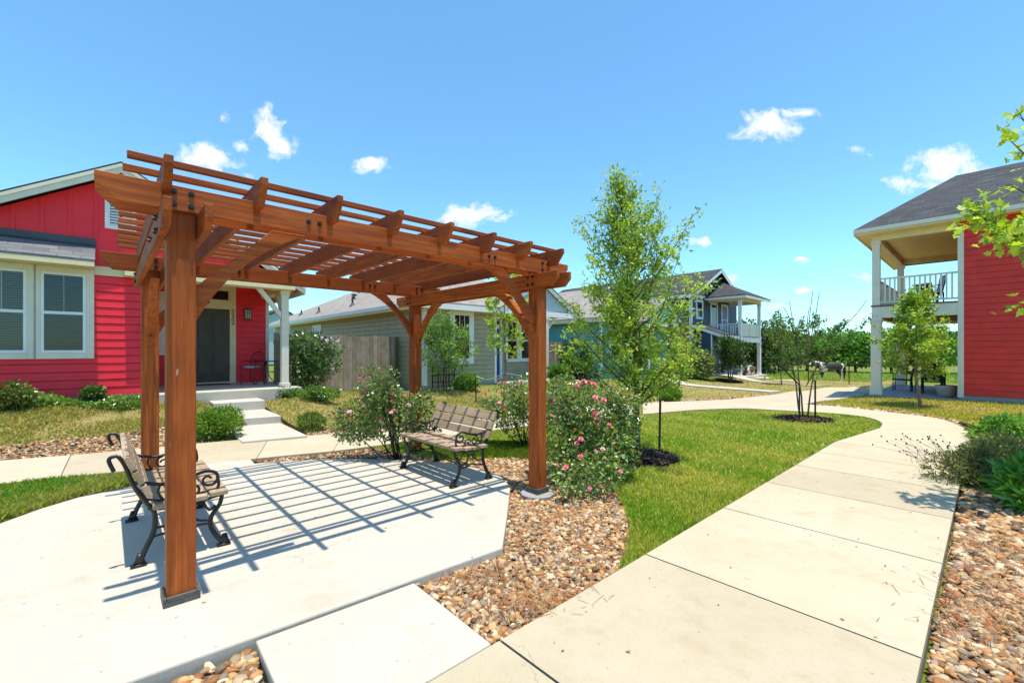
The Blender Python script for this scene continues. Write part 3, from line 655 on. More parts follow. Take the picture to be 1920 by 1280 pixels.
def knee(pu, pv, axis, sg, ztop):
    mb = MB(); t = .066
    if axis == 0:
        x0 = pu+PS+.001 if sg > 0 else pu-.001; c = pv+PS/2
        mb.prism([(x0+sg*s, ztop+z) for s, z in BP], c-t/2, c+t/2, 1)
    else:
        y0 = pv+PS+.001 if sg > 0 else pv-.001; c = pu+PS/2
        mb.prism([(y0+sg*s, ztop+z) for s, z in BP], c-t/2, c+t/2, 0)
    k = mb.build('knee_brace', 'stain_u' if axis == 0 else 'stain_v', pg, bevel=.003)
    q = [pu+PS/2, pv+PS/2, ztop-.52]
    q[axis] += sg*(PS/2+.064); m = MB(); m.tube([q, [q[0]+(sg*.012 if axis == 0 else 0), q[1]+(sg*.012 if axis == 1 else 0), q[2]-.012]], .012, 8); m.build('bolt', 'black_iron', k)
for pu, s in ((0,1),(A_,-1)):
    for pv, s2 in ((0,1),(B_,-1)):
        knee(pu, pv, 0, s, ZM-.003); knee(pu, pv, 1, s2, ZC-.003)

# ------------------------------------------------------------------ park benches (local x along the seat, y towards the sitter's knees)
def crv(pts, n=18):
    """smooth curve through points"""
    pts = [Vector(p) for p in pts]; out = []
    for i in range(len(pts)-1):
        p0 = pts[max(i-1,0)]; p1 = pts[i]; p2 = pts[i+1]; p3 = pts[min(i+2,len(pts)-1)]
        m = max(3, n//len(pts)+2)
        for j in range(m):
            t = j/m; out.append(.5*((2*p1)+(p2-p0)*t+(2*p0-5*p1+4*p2-p3)*t*t+(3*p1-p0-3*p2+p3)*t**3))
    out.append(pts[-1]); return out
def spiral(cy, cz, r0, r1, a0, a1, x, n=22): return [(x, cy+(r0+(r1-r0)*t)*math.cos(a0+(a1-a0)*t), cz+(r0+(r1-r0)*t)*math.sin(a0+(a1-a0)*t)) for t in np.linspace(0,1,n)]
def make_bench(label):
    b = thing('park_bench', label, 'bench', (0,0,0), 0, 'park benches facing each other under the pergola')
    LN = 1.27; xs_ = (-.565, .565)
    for x in xs_:
        m = MB(); K = dict(n=8, flat=.8)
        def C(pts, r, **kw):
            c = crv([(x, y, z) for y, z in pts]); k = len(c)
            rr = [r[0]+(r[1]-r[0])*i/(k-1) for i in range(k)] if hasattr(r, '__len__') else r
            m.tube(c, rr, **K)
        C([(-.13,.805),(-.095,.74),(-.045,.58),(.015,.46),(.05,.40),(.072,.34),(.062,.22),(.012,.10),(-.015,.02)], (.014,.021))   # back upright and rear leg
        C([(-.13,.805),(-.165,.80),(-.175,.775),(-.15,.70)], .014)
        C([(.485,.405),(.468,.33),(.415,.25),(.412,.17),(.455,.075),(.50,.02)], (.016,.021))                                     # front leg
        for y in (-.015, .50): m.box(x-.022, x+.022, y-.05, y+.04, 0.0, .018); m.hexa([(x-.018,y-.035,.018),(x+.018,y-.035,.018),(x+.018,y+.035,.018),(x-.018,y+.035,.018),(x-.014,y-.012,.09),(x+.014,y-.012,.09),(x+.014,y+.016,.09),(x-.014,y+.016,.09)])
        C([(.03,.40),(.20,.375),(.35,.385),(.485,.405)], .013)                                                                    # seat rail
        C([(-.045,.60),(.02,.585),(.14,.555),(.27,.575),(.37,.605),(.44,.585),(.455,.53),(.42,.495),(.37,.505),(.36,.545),(.39,.565),(.415,.545)], (.016,.010))  # armrest and scroll
        C([(.455,.55),(.462,.49),(.45,.43),(.485,.405)], .012)
        m.tube(spiral(.20,.495,.055,.016,1.6,9.4,x), .009, 6); m.tube(spiral(.30,.47,.05,.014,3.0,-4.5,x), .009, 6)
        C([(.02,.47),(.12,.44),(.25,.43),(.36,.45),(.45,.44)], .009); C([(.10,.555),(.09,.50),(.12,.445)], .009)
        C([(.415,.22),(.33,.24),(.29,.30),(.31,.36),(.36,.36),(.40,.30),(.44,.33)], .010); C([(.07,.25),(.15,.255),(.21,.31),(.19,.365),(.14,.36)], .010)
        C([(.415,.20),(.30,.205),(.245,.225),(.18,.205),(.055,.19)], .010); m.tube(spiral(.245,.30,.045,.012,0,6.8,x), .008, 6)
        m.build('side_frame', 'black_iron', b, smooth=True)
    for i, (t0, t1) in enumerate(((.04,.30),(.345,.62),(.66,.96))):
        p0 = Vector((0,.015,.47)); p1 = Vector((0,-.125,.80)); d = p1-p0; nrm = Vector((0, d.z, -d.y)).normalized()
        a, c = p0+d*t0, p0+d*t1; f0, f1 = nrm*.016, nrm*.052
        m = MB(); hx = LN/2
        m.hexa([(-hx,*(a+f0)[1:]),(hx,*(a+f0)[1:]),(hx,*(a+f1)[1:]),(-hx,*(a+f1)[1:]),(-hx,*(c+f0)[1:]),(hx,*(c+f0)[1:]),(hx,*(c+f1)[1:]),(-hx,*(c+f1)[1:])])
        m.build('back_slat', 'bench_wood', b, bevel=.005)
    for y0, y1, z in ((.055,.155,.398),(.168,.268,.393),(.281,.381,.402),(.394,.515,.416)):
        m = MB(); m.box(-LN/2, LN/2, y0, y1, z, z+.038); m.build('seat_slat', 'bench_wood', b, bevel=.006)
    m = MB(); m.tube([(-.565,.25,.215),(.565,.25,.215)], .008, 6); m.build('tie_rod', 'black_iron', b)
    return b
b1 = make_bench('iron framed bench half hidden behind the nearest pergola post, seen end on')
b1.location = W(-.08, 1.325, .001); b1.rotation_euler[2] = TH-R(90)
b2 = copy_tree(b1); b2['label'] = 'iron framed bench in full view beside the rose bushes, slat shadows across its seat'
b2.location = W(3.09, 1.29, .001); b2.rotation_euler[2] = TH+R(90)

# ------------------------------------------------------------------ houses
def PT(plane, c, a, out, z):
    """point on a wall: plane 'v' (wall runs along u at v=c, facing -v for out>0) or 'u' (runs along v at u=c, facing -u)"""
    return (a, c-out, z) if plane == 'v' else (c-out, a, z)
def lap(mb, plane, c, a0, a1, z0, z1, e=.165, mi=0):
    fa = a0 if callable(a0) else (lambda z: a0); fb = a1 if callable(a1) else (lambda z: a1)
    z = z0
    while z < z1-1e-4:
        t = min(z+e, z1); g_ = t-.017; A0, B0, A1, B1 = fa(z), fb(z), fa(g_), fb(g_)
        if B1-A1 > .0 or B0-A0 > .02:
            P = lambda a, o, zz: PT(plane, c, a, o, zz)
            mb.add([P(A0,.026,z),P(B0,.026,z),P(B1,.014,g_),P(A1,.014,g_),P(A0,-.004,z),P(B0,-.004,z),P(B1,-.004,g_),P(A1,-.004,g_),P(B1,-.004,t),P(A1,-.004,t)], [(0,1,2,3),(4,5,1,0),(3,2,6,7),(7,6,8,9)], mi)
        z = t
def wbox(mb, plane, c, a0, a1, z0, z1, o0, o1, mi=0):
    """box on a wall reaching from o0 to o1 in front of it"""
    if plane == 'v': mb.box(a0, a1, c-o1, c-o0, z0, z1, mi)
    else: mb.box(c-o1, c-o0, a0, a1, z0, z1, mi)
def window(par, plane, c, a0, a1, z0, z1, trim=.11, trim_m='offwhite_trim', sash_m='white_trim', bars=1, mode='dark', hung=True, head=.0, proud=.06, grid_top=True):
    proud = max(proud, .065)
    """a0..a1, z0..z1 is the glazed sash opening"""
    m = MB()
    for q in ((a0-trim, a0-.002, z0-trim, z1+trim+head), (a1+.002, a1+trim, z0-trim, z1+trim+head)): wbox(m, plane, c, *q, .0, proud)
    wbox(m, plane, c, a0-.001, a1+.001, z1+.002, z1+trim+head, .0, proud); wbox(m, plane, c, a0-.001, a1+.001, z0-trim, z0-.002, .0, proud+.012)
    f = m.build('window', trim_m, par)
    s = MB(); w_ = .045; zm = z0+(z1-z0)*.5
    rails = [(a0,a0+w_,z0,z1),(a1-w_,a1,z0,z1),(a0+w_,a1-w_,z0,z0+w_),(a0+w_,a1-w_,z1-w_,z1)]
    if hung: rails.append((a0+w_,a1-w_,zm-.03,zm+.025))
    for q in rails: wbox(s, plane, c, *q, .028, proud-.006)
    if bars and grid_top:
        n = bars
        for i in range(1, n+1):
            a = a0+w_+(a1-a0-2*w_)*i/(n+1); wbox(s, plane, c, a-.009, a+.009, (zm+.026) if hung else z0+w_, z1-w_-.001, .046, .056)
    s.build('sash', sash_m, f)
    g = MB()
    if mode == 'blinds':
        z = z0+w_
        while z < z1-w_-.01:
            P = lambda o, zz, a: PT(plane, c, a, o, zz)
            g.quad(P(.033,z,a0+w_), P(.033,z,a1-w_), P(.041,z+.030,a1-w_), P(.041,z+.030,a0+w_)); z += .045
        g.build('blinds', 'blinds', f, recalc=False)
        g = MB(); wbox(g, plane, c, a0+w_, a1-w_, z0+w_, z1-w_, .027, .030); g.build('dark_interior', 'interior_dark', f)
        g = MB(); g.quad(*[PT(plane, c, a, .0575, z) for a, z in ((a0+w_-.01,z0+w_-.01),(a1-w_+.01,z0+w_-.01),(a1-w_+.01,z1-w_+.01),(a0+w_-.01,z1-w_+.01))]); g.build('pane', 'window_glass', f)
    else:
        wbox(g, plane, c, a0+w_-.01, a1-w_+.01, z0+w_-.01, z1-w_+.01, .028, .040); g.build('pane', 'curtain_violet' if mode == 'violet' else 'dark_glass', f)
    return f
def roof_slab(mb, pts, th=.05, mi=0):
    """roof plane through pts with thickness downwards"""
    n = len(pts); lo = [(x,y,z-th) for x,y,z in pts]
    mb.add(list(pts)+lo, [tuple(range(n)), tuple(range(2*n-1,n-1,-1))]+[(i, n+i, n+(i+1)%n, (i+1)%n) for i in range(n)], mi)
def bevel_panel_door(par, plane, c, a0, a1, z0, z1, mat, name='door', panels=True, handle_side=1, lite=False):
    m = MB(); wbox(m, plane, c, a0, a1, z0, z1, -.005, .012)
    if panels:
        w_ = a1-a0
        for pa, pb in ((.14,.45),(.55,.86)):
            for za, zb in ((.08,.40),(.47,.93)):
                A, B, C_, D_ = a0+w_*pa, a0+w_*pb, z0+(z1-z0)*za, z0+(z1-z0)*zb
                wbox(m, plane, c, A, B, C_, D_, .0125, .030); wbox(m, plane, c, A+.045, B-.045, C_+.045, D_-.045, .0301, .016) if False else wbox(m, plane, c, A+.05, B-.05, C_+.05, D_-.05, .0301, .043)
    d = m.build(name, mat, par, bevel=.004)
    a = a1-.07 if handle_side > 0 else a0+.07
    k = MB(); zz = z0+.95
    k.tube([PT(plane,c,a,.01,zz), PT(plane,c,a,.055,zz)], .012, 8); k.tube([PT(plane,c,a,.055,zz), PT(plane,c,a-.10*handle_side,.06,zz)], .010, 8)
    k.tube([PT(plane,c,a,.01,zz+.14), PT(plane,c,a,.035,zz+.14)], .026, 12); k.build('handle', 'brass', d)
    return d
def column(par, u, v, z0, z1, w_=.16, mat='offwhite_trim', cap=.05, base=.10, skirt=.0):
    m = MB(); h2 = w_/2; m.box(u-h2, u+h2, v-h2, v+h2, z0+base, z1-.10)
    b = h2+.025; m.box(u-b, u+b, v-b, v+b, z0, z0+base); m.box(u-b, u+b, v-b, v+b, z1-.10, z1); m.box(u-b+.008, u+b-.008, v-b+.008, v+b-.008, z1-.16, z1-.102)
    return m.build('porch_column', mat, par, bevel=.006)
def digits(par, txt, loc, size, mat, rz=0.0):
    cu = bpy.data.curves.new('house_number', 'FONT'); cu.body = txt; cu.size = size; cu.extrude = .004; cu.align_x = 'CENTER'; cu.space_line = .82
    tmp = bpy.data.objects.new('tmp_text', cu); COL.objects.link(tmp); dg = bpy.context.evaluated_depsgraph_get(); me = bpy.data.meshes.new_from_object(tmp.evaluated_get(dg)); bpy.data.objects.remove(tmp); me.name = 'house_number'
    me.materials.clear(); me.materials.append(MATS[mat]); o = bpy.data.objects.new('house_number', me); COL.objects.link(o); o.parent = par
    o.location = loc; o.rotation_euler = (R(90), 0, rz); return o

# ---- red cottage on the left, number 532
VF, VD = 9.1, 11.48
rh = thing_uv('house', 'bright red cottage with cream trim and the number 532 by its brown door', 'house', 0, VF, .5)
rc, rp, rz_ = -.05, .61, 5.43           # ridge line u, pitch, ridge height
m = MB(); lap(m, 'v', VF, -3.5, .36, .62, 3.09); m.quad((-3.5,VF+.004,.3),(.36,VF+.004,.3),(.36,VF+.004,3.1),(-3.5,VF+.004,3.1)); m.quad((-3.5,VF,.3),(-3.5,19,.3),(-3.5,19,3.3),(-3.5,VF,3.3))
lap(m, 'v', VD, .36, 3.33, .60, 3.44)
m.quad((.36,VF,.3),(.36,VD,.3),(.36,VD,3.44),(.36,VF,3.44)); m.quad((3.33,VD,.2),(3.33,19,.2),(3.33,19,3.4),(3.33,VD,3.4)); m.quad((.36,VD+.003,.3),(3.33,VD+.003,.3),(3.33,VD+.003,3.44),(.36,VD+.003,3.44))
m.build('wall', 'red_siding', rh)
m = MB(); zg = lambda u: rz_-.20-rp*abs(u-rc)
gu = [-3.4, rc, 3.3]; m.add([(-3.55,VF-.001,3.28),(3.45,VF-.001,3.28),(3.45,VF-.001,zg(3.45)),(rc,VF-.001,zg(rc)),(-3.55,VF-.001,zg(-3.55))], [(0,1,2,3,4)])
m.add([(-3.55,VF+.06,3.28),(3.45,VF+.06,3.28),(3.45,VF+.06,zg(3.45)),(rc,VF+.06,zg(rc)),(-3.55,VF+.06,zg(-3.55))], [(0,1,2,3,4)])
for k in range(-9, 10):
    u = rc+.38*k
    if -3.4 < u < 3.3: m.box(u-.022, u+.022, VF-.03, VF-.002, 3.29, zg(u)-.03)
m.build('gable_wall', 'red_siding', rh)
m = MB(); m.box(-3.52, .36, VF-.03, VF+.02, .28, .615); m.build('foundation', 'grey_concrete', rh)
m = MB()
m.box(-.46, 0.0, VF-.022, VF+.05, 3.092, 3.278); m.box(0.0, 3.30, VF-.36, VF+.07, 3.092, 3.278); m.box(3.12, 3.30, VF+.071, VD+.5, 3.092, 3.278)  # front run of the beam deepened forward to throw shade on the wall
m.build('porch_beam', 'cream_trim', rh, bevel=.004)
m = MB(); m.box(.37, 3.11, VF+.072, VD, 3.445, 3.47); m.build('porch_ceiling', 'soffit_cream', rh)
# main roof
m = MB(); vr0, vr1, eu = VF-.35, 21.0, 3.60
for s in (-1, 1): roof_slab(m, [(rc,vr0,rz_),(rc,vr1,rz_),(rc+s*eu,vr1,rz_-rp*eu),(rc+s*eu,vr0,rz_-rp*eu)][::s], .04)
rf = m.build('roof', 'shingle_dark', rh)
m = MB()
for s in (-1, 1):
    P = lambda d, o, t: (rc+s*d, o, rz_-.043-t-rp*d)
    m.hexa([P(0,vr0-.004,.19),P(eu,vr0-.004,.19),P(eu,vr0+.03,.19),P(0,vr0+.03,.19),P(0,vr0-.004,0),P(eu,vr0-.004,0),P(eu,vr0+.03,0),P(0,vr0+.03,0)])
    m.hexa([P(0,vr0-.022,.07),P(eu,vr0-.022,.07),P(eu,vr0-.006,.07),P(0,vr0-.006,.07),P(0,vr0-.022,.0),P(eu,vr0-.022,0),P(eu,vr0-.006,0),P(0,vr0-.006,0)])
    q0, q1 = rz_-.046-rp*eu, rz_-.046-rp*eu-.19
    m.box(min(rc+s*eu, rc+s*(eu-.03)), max(rc+s*eu, rc+s*(eu-.03)), vr0+.032, vr1, q1, q0)
m.build('fascia', 'offwhite_trim', rf)
m = MB()
for s in (-1, 1):
    P = lambda d, o, t: (rc+s*d, o, rz_-.10-t-rp*d)
    m.hexa([P(0,vr0+.032,.03),P(eu-.04,vr0+.032,.03),P(eu-.04,VF-.004,.03),P(0,VF-.004,.03),P(0,vr0+.032,0),P(eu-.04,vr0+.032,0),P(eu-.04,VF-.004,0),P(0,VF-.004,0)])
    m.hexa([P(3.36,VF+.08,.03),P(eu-.04,VF+.08,.03),P(eu-.04,vr1,.03),P(3.36,vr1,.03),P(3.36,VF+.08,0),P(eu-.04,VF+.08,0),P(eu-.04,vr1,0),P(3.36,vr1,0)])
m.build('soffit', 'soffit_cream', rf)
# gable louvre
m = MB(); lu = (-.30, .20); m.box(lu[0], lu[0]+.08, VF-.04, VF-.003, 4.08, 4.70); m.box(lu[1]-.08, lu[1], VF-.04, VF-.003, 4.08, 4.70); m.box(lu[0]+.081, lu[1]-.081, VF-.04, VF-.003, 4.08, 4.15); m.box(lu[0]+.081, lu[1]-.081, VF-.04, VF-.003, 4.63, 4.70)
vt = m.build('gable_vent', 'white_trim', rh); m = MB(); m.box(lu[0]+.081, lu[1]-.081, VF-.006, VF-.0035, 4.151, 4.629); m.build('vent_back', 'interior_dark', vt)
m = MB()
for k in range(8): z = 4.155+.059*k; m.hexa([(lu[0]+.082,VF-.038,z),(lu[1]-.082,VF-.038,z),(lu[1]-.082,VF-.034,z),(lu[0]+.082,VF-.034,z),(lu[0]+.082,VF-.012,z+.048),(lu[1]-.082,VF-.012,z+.048),(lu[1]-.082,VF-.008,z+.048),(lu[0]+.082,VF-.008,z+.048)])
m.build('vent_louvre', 'white_trim', vt)
# triple window under its little shingled awning
for a, b in ((-1.16,-.60),(-1.97,-1.41),(-2.78,-2.22)):
    window(rh, 'v', VF, a-.05, b+.02, 1.50, 3.07, .12, 'offwhite_trim', 'white_trim', 1, 'blinds', True, 0.0, .05)
m = MB(); av0 = VF-.52
roof_slab(m, [(-3.4,VF-.03,3.70),(-.44,VF-.03,3.70),(-.44,av0,3.33),(-3.4,av0,3.33)], .04)
aw = m.build('awning_roof', 'shingle_awning', rh)
m = MB(); m.box(-3.4, -.43, VF-.045, VF-.019, 3.69, 3.82); m.hexa([(-3.4,VF-.11,3.655),(-.43,VF-.11,3.655),(-.43,VF-.045,3.69),(-3.4,VF-.045,3.69),(-3.4,VF-.11,3.66),(-.43,VF-.11,3.66),(-.43,VF-.046,3.70),(-3.4,VF-.046,3.70)]); m.build('flashing', 'grey_flashing', aw)
m = MB(); m.box(-3.4, -.45, av0+.004, av0+.03, 3.19, 3.288); m.box(-3.4, -.45, av0+.031, VF-.055, 3.195, 3.215); m.box(-.47, -.45, av0+.031, VF-.02, 3.216, 3.29); m.build('awning_fascia', 'cream_trim', aw)
# porch
m = MB(); m.box(.30, 3.42, VF-.48, VD, .20, .605); m.build('porch_floor', 'pad_concrete', rh, bevel=.012)
column(rh, 3.12, VF-.06, .606, 3.09, .17)
column(rh, .46, VF-.06, .606, 3.09, .17)
for pts in ([(2.46,VF-.09,3.09),(2.60,VF-.09,3.09),(3.03,VF-.09,2.52),(3.03,VF-.09,2.36)],):
    m = MB(); m.prism([(p[0], p[2]) for p in pts], VF-.13, VF-.03, 1); m.build('column_brace', 'offwhite_trim', rh, bevel=.004)
m = MB(); m.prism([(VF+.65,3.09),(VF+.51,3.09),(VF+.03,2.36),(VF+.03,2.52)], 3.07, 3.17, 0); m.build('column_brace', 'offwhite_trim', rh, bevel=.004)
m = MB(); m.box(3.26, 3.345, VD-.03, VD+.09, .61, 3.09); m.build('corner_trim', 'offwhite_trim', rh)
dn = MB()
for q in ((1.27,1.40,.61,3.44),(2.33,2.48,.61,3.44)): wbox(dn, 'v', VD, *q, .006, .045)
wbox(dn, 'v', VD, 1.401, 2.329, 2.72, 2.98, .006, .045); wbox(dn, 'v', VD, 1.401, 2.329, 3.24, 3.44, .006, .045); wbox(dn, 'v', VD, 1.401, 2.329, .61, .65, -.03, .06)
dn.build('door_frame', 'cream_trim', rh)
bevel_panel_door(rh, 'v', VD-.02, 1.402, 2.328, .652, 2.715, 'door_brown', 'door', True, -1)
m = MB(); wbox(m, 'v', VD, 1.402, 2.328, 2.982, 3.238, .028, .034); tr = m.build('transom_window', 'dark_glass', rh); m = MB()
for a in (1.403, 1.86, 2.295): wbox(m, 'v', VD, a, a+.03, 2.983, 3.237, .0345, .048)
m.build('transom_bar', 'cream_trim', tr)
digits(rh, '5\n3\n2', (2.405, VD-.048-VF, 2.60-.5), .19, 'number_black')
window(rh, 'v', VD, .45, .78, 1.50, 3.02, .08, 'white_trim', 'white_trim', 0, 'blinds', True)
m = MB(); u_, z_ = 2.77, 2.60
m.box(u_-.085,u_+.085,VD-.05,VD-.02,z_-.15,z_+.15)
for a in (-.085,-.028,.02,.073): m.box(u_+a,u_+a+.012,VD-.148,VD-.136,z_-.13,z_+.13)
m.box(u_-.095,u_+.095,VD-.155,VD-.051,z_+.131,z_+.165); m.box(u_-.088,u_+.088,VD-.15,VD-.051,z_-.155,z_-.131); m.box(u_-.088,u_+.088,VD-.149,VD-.137,z_+.04,z_+.05)
lp = m.build('wall_lamp', 'lamp_frame', rh); m = MB(); m.box(u_-.075,u_+.075,VD-.132,VD-.052,z_-.13,z_+.13); m.build('lamp_shade', 'lamp_glass', lp)

# steps up to the porch: three slabs
for (nm, z, q, lb) in (('step', .055, [(1.36,4.93),(2.32,4.75),(2.36,6.62),(1.42,6.80)], 'lowest of three pale concrete steps, meeting the front walk'),
                   ('step', .20, [(1.42,6.70),(2.37,6.52),(2.40,8.02),(1.45,8.10)], 'middle of three pale concrete steps up to the porch'),
                   ('step', .40, [(1.42,8.00),(2.41,7.92),(2.42,8.62),(1.44,8.62)], 'top concrete step against the porch floor of number 532')):
    m = MB(); m.prism(q, z-.28, z, 2); st_ = thing_uv('dummy', None, None, q[0][0], q[0][1], z) if False else None
    o = m.build(nm, 'pad_concrete', None, bevel=.01); o.location = O2[0], O2[1], 0; o.rotation_euler[2] = TH; _props(o, lb, 'step', 'concrete steps up to the red porch')
dm = MB(); dm.box(1.45, 2.25, VD-.62, VD-.12, .607, .622); o = dm.build('doormat', 'mat_brown', None, bevel=.004); o.location = O2[0], O2[1], 0; o.rotation_euler[2] = TH; _props(o, 'dark brown doormat in front of the brown door', 'doormat')

# ---- olive house in the middle
UO, VO = 7.53, 9.45
oh = thing_uv('house', 'olive grey lap sided house with blue front door and pale gable behind the pergola', 'house', UO, VO, .3)
m = MB(); lap(m, 'u', UO, VO, 27.0, .36, 3.10); lap(m, 'v', VO, UO, 10.66, .36, 3.10); m.quad((UO+.002,VO,.1),(UO+.002,27,.1),(UO+.002,27,3.1),(UO+.002,VO,3.1)); m.quad((UO,VO+.002,.1),(10.66,VO+.002,.1),(10.66,VO+.002,3.1),(UO,VO+.002,3.1))
VR = VO+1.0
m.quad((10.66,VO,.1),(10.66,VR,.1),(10.66,VR,3.1),(10.66,VO,3.1)); lap(m, 'v', VR, 10.66, 14.6, .36, 3.10); m.quad((10.66,VR+.002,.1),(14.6,VR+.002,.1),(14.6,VR+.002,3.1),(10.66,VR+.002,3.1))
m.quad((14.6,VR,.1),(14.6,27,.1),(14.6,27,3.1),(14.6,VR,3.1))
m.build('wall', 'olive_siding', oh)
m = MB(); m.box(UO-.015, UO+.3, VO-.015, 27, -.1, .355); m.box(UO+.301, 10.66, VO-.015, VO+.3, -.1, .355); m.build('foundation', 'grey_concrete', oh)
m = MB(); m.box(UO-.035, UO+.10, VO-.035, VO+.004, .36, 3.09); m.box(UO-.035, UO+.004, VO+.0045, VO+.10, .36, 3.09); m.build('corner_trim', 'white_trim', oh); m = MB(); m.box(10.60, 10.70, VO-.035, VO+.004, .30, 3.0); m.box(10.661, 10.70, VO+.0045, VO+.14, .30, 3.0); m.build('corner_trim', 'white_trim', oh)
m = MB(); m.box(UO+.11, 10.59, VO-.03, VO-.006, 2.93, 3.10); m.build('frieze', 'cream_trim', oh)
E0, ze, rpo = .42, 3.16, .52
u0, u1, v0, v1 = UO-E0, 15.0, VO-E0-.05, 27.4
ur = (u0+u1)/2; hr = ze+rpo*(ur-u0); hv = (ur-u0)
m = MB()
A, Bq, Cq, Dq = (u0,v0,ze),(u1,v0,ze),(u1,v1,ze),(u0,v1,ze); r0, r1 = (ur,v0+hv,hr),(ur,v1-hv,hr)
roof_slab(m, [A,r0,r1,Dq]); roof_slab(m, [A,Bq,r0]); roof_slab(m, [Bq,Cq,r1,r0]); roof_slab(m, [Cq,Dq,r1])
orf = m.build('roof', 'shingle_grey', oh)
m = MB(); m.box(u0-.012, u0+.02, v0-.012, v1, ze-.23, ze-.052); m.box(u0+.021, u1, v0-.012, v0+.02, ze-.23, ze-.052); m.box(u0-.10, u0-.013, v0, v1, ze-.16, ze-.02)
m.build('gutter_fascia', 'white_trim', orf)
m = MB(); m.box(u0+.021, UO-.02, v0+.022, v1, ze-.20, ze-.18); m.box(UO-.019, u1, v0+.022, VO-.005, ze-.20, ze-.18); m.build('soffit', 'soffit_cream', orf)
def on_slope(px, py):
    """point of the side roof plane under a pixel, in u, v, z"""
    d = np.array([(px-960)/F, 1.0]); k0 = -O2 @ U2; du = d @ U2
    # z = HC+(HOR-py)/F*t ; u = k0+du*t ; z = ze+rpo*(u-u0)
    t = (ze+rpo*(k0-u0)-HC)/((HOR-py)/F-rpo*du); q = d*t-O2
    return q @ U2, q @ V2, HC+(HOR-py)/F*t
for px, py, hh, cp in ((565,590,.28,0),(598,586,.28,0),(661,573,.42,0),(664,561,.2,1),(676,548,.2,0)):
    a, b, z = on_slope(px, py); m = MB(); m.cyl(a, b, z-.1, z+hh, .042, .042, 10); m.lathe([(.16,z-.06),(.05,z+.10)], a, b, 12)
    if cp: m.lathe([(.14,z+hh-.02),(.14,z+hh+.05),(.02,z+hh+.09)], a, b, 12)
    m.build('roof_vent', 'dark_metal', orf)
window(oh, 'v', VO, 8.70, 9.42, 1.22, 2.84, .16, 'white_trim', 'white_trim', 2, 'dark', True, 0, .04)
window(oh, 'u', UO, 19.0, 20.1, 2.28, 2.76, .06, 'white_trim', 'white_trim', 1, 'dark', False, 0, .03)
dn = MB()
for q in ((10.705,10.80,.36,3.02),(11.72,11.86,.36,3.02)): wbox(dn, 'v', VR, *q, .006, .045)
wbox(dn, 'v', VR, 10.801, 11.719, 2.44, 2.62, .006, .045); wbox(dn, 'v', VR, 10.801, 11.719, 2.88, 3.02, .006, .045); wbox(dn, 'v', VR, 10.801, 11.719, .30, .37, -.03, .07)
dn.build('door_frame', 'white_trim', oh)
bevel_panel_door(oh, 'v', VR-.02, 10.802, 11.718, .372, 2.435, 'door_blue', 'door', True, 1)
m = MB(); wbox(m, 'v', VR, 10.802, 11.718, 2.622, 2.878, .028, .034); m.build('transom_window', 'dark_glass', oh)
digits(oh, '5\n2\n8', (11.79-UO, VR-.048-VO, 2.33-.3), .15, 'number_black')
for a, b in ((12.12,12.72),(12.93,13.53)): window(oh, 'v', VR, a, b, 1.16, 2.80, .10, 'white_trim', 'white_trim', 1, 'dark', True, 0, .04)
# porch gable
gu0, gu1, gv, gz, gp2 = 10.45, 14.95, VO-.55, 3.10, .58; gc = (gu0+gu1)/2; gh = gz+gp2*(gc-gu0)
m = MB(); m.add([(gu0+.25,gv+.12,gz+.02),(gu1-.25,gv+.12,gz+.02),(gc,gv+.12,gh-.12)], [(0,1,2)]); m.add([(gu0+.25,gv+.2,gz+.02),(gu1-.25,gv+.2,gz+.02),(gc,gv+.2,gh-.12)], [(0,1,2)]); m.build('gable_wall', 'pale_blue_siding', oh)
m = MB(); m.box(gu0+.1, gu1-.1, gv+.02, gv+.16, gz-.18, gz+.03); 
for s, ua in ((1,gu0),(-1,gu1)):
    m.hexa([(ua,gv,gz-.16),(gc,gv,gh-.16),(gc,gv+.04,gh-.16),(ua,gv+.04,gz-.16),(ua,gv,gz+.02),(gc,gv,gh+.02),(gc,gv+.04,gh+.02),(ua,gv+.04,gz+.02)])
m.build('gable_trim', 'white_trim', oh)
m = MB()
for s, ua in ((1,gu0),(-1,gu1)): roof_slab(m, [(ua-.04*s,gv-.03,gz+.04),(gc,gv-.03,gh+.06),(gc,v0+hv,gh+.06),(ua-.04*s,v0+hv,gz+.04)], .04)
m.build('gable_roof', 'shingle_grey', orf)
m = MB(); m.box(gu0+.3, gu1-.2, gv+.17, VR, gz-.10, gz-.08); m.build('porch_ceiling', 'soffit_cream', oh)
m = MB(); m.box(10.72, 14.8, gv-.1, VR, .1, .345); m.build('porch_floor', 'pad_concrete', oh, bevel=.01)
column(oh, 13.05, gv+.12, .346, gz-.18, .15)
m = MB(); m.prism([(12.55,gz-.18),(12.45,gz-.18),(12.97,gz-.72),(12.97,gz-.60)], gv+.08, gv+.16, 1); m.build('column_brace', 'cream_trim', oh)
m = MB(); m.prism([(13.55,gz-.18),(13.65,gz-.18),(13.13,gz-.72),(13.13,gz-.60)], gv+.08, gv+.16, 1); m.build('column_brace', 'cream_trim', oh)

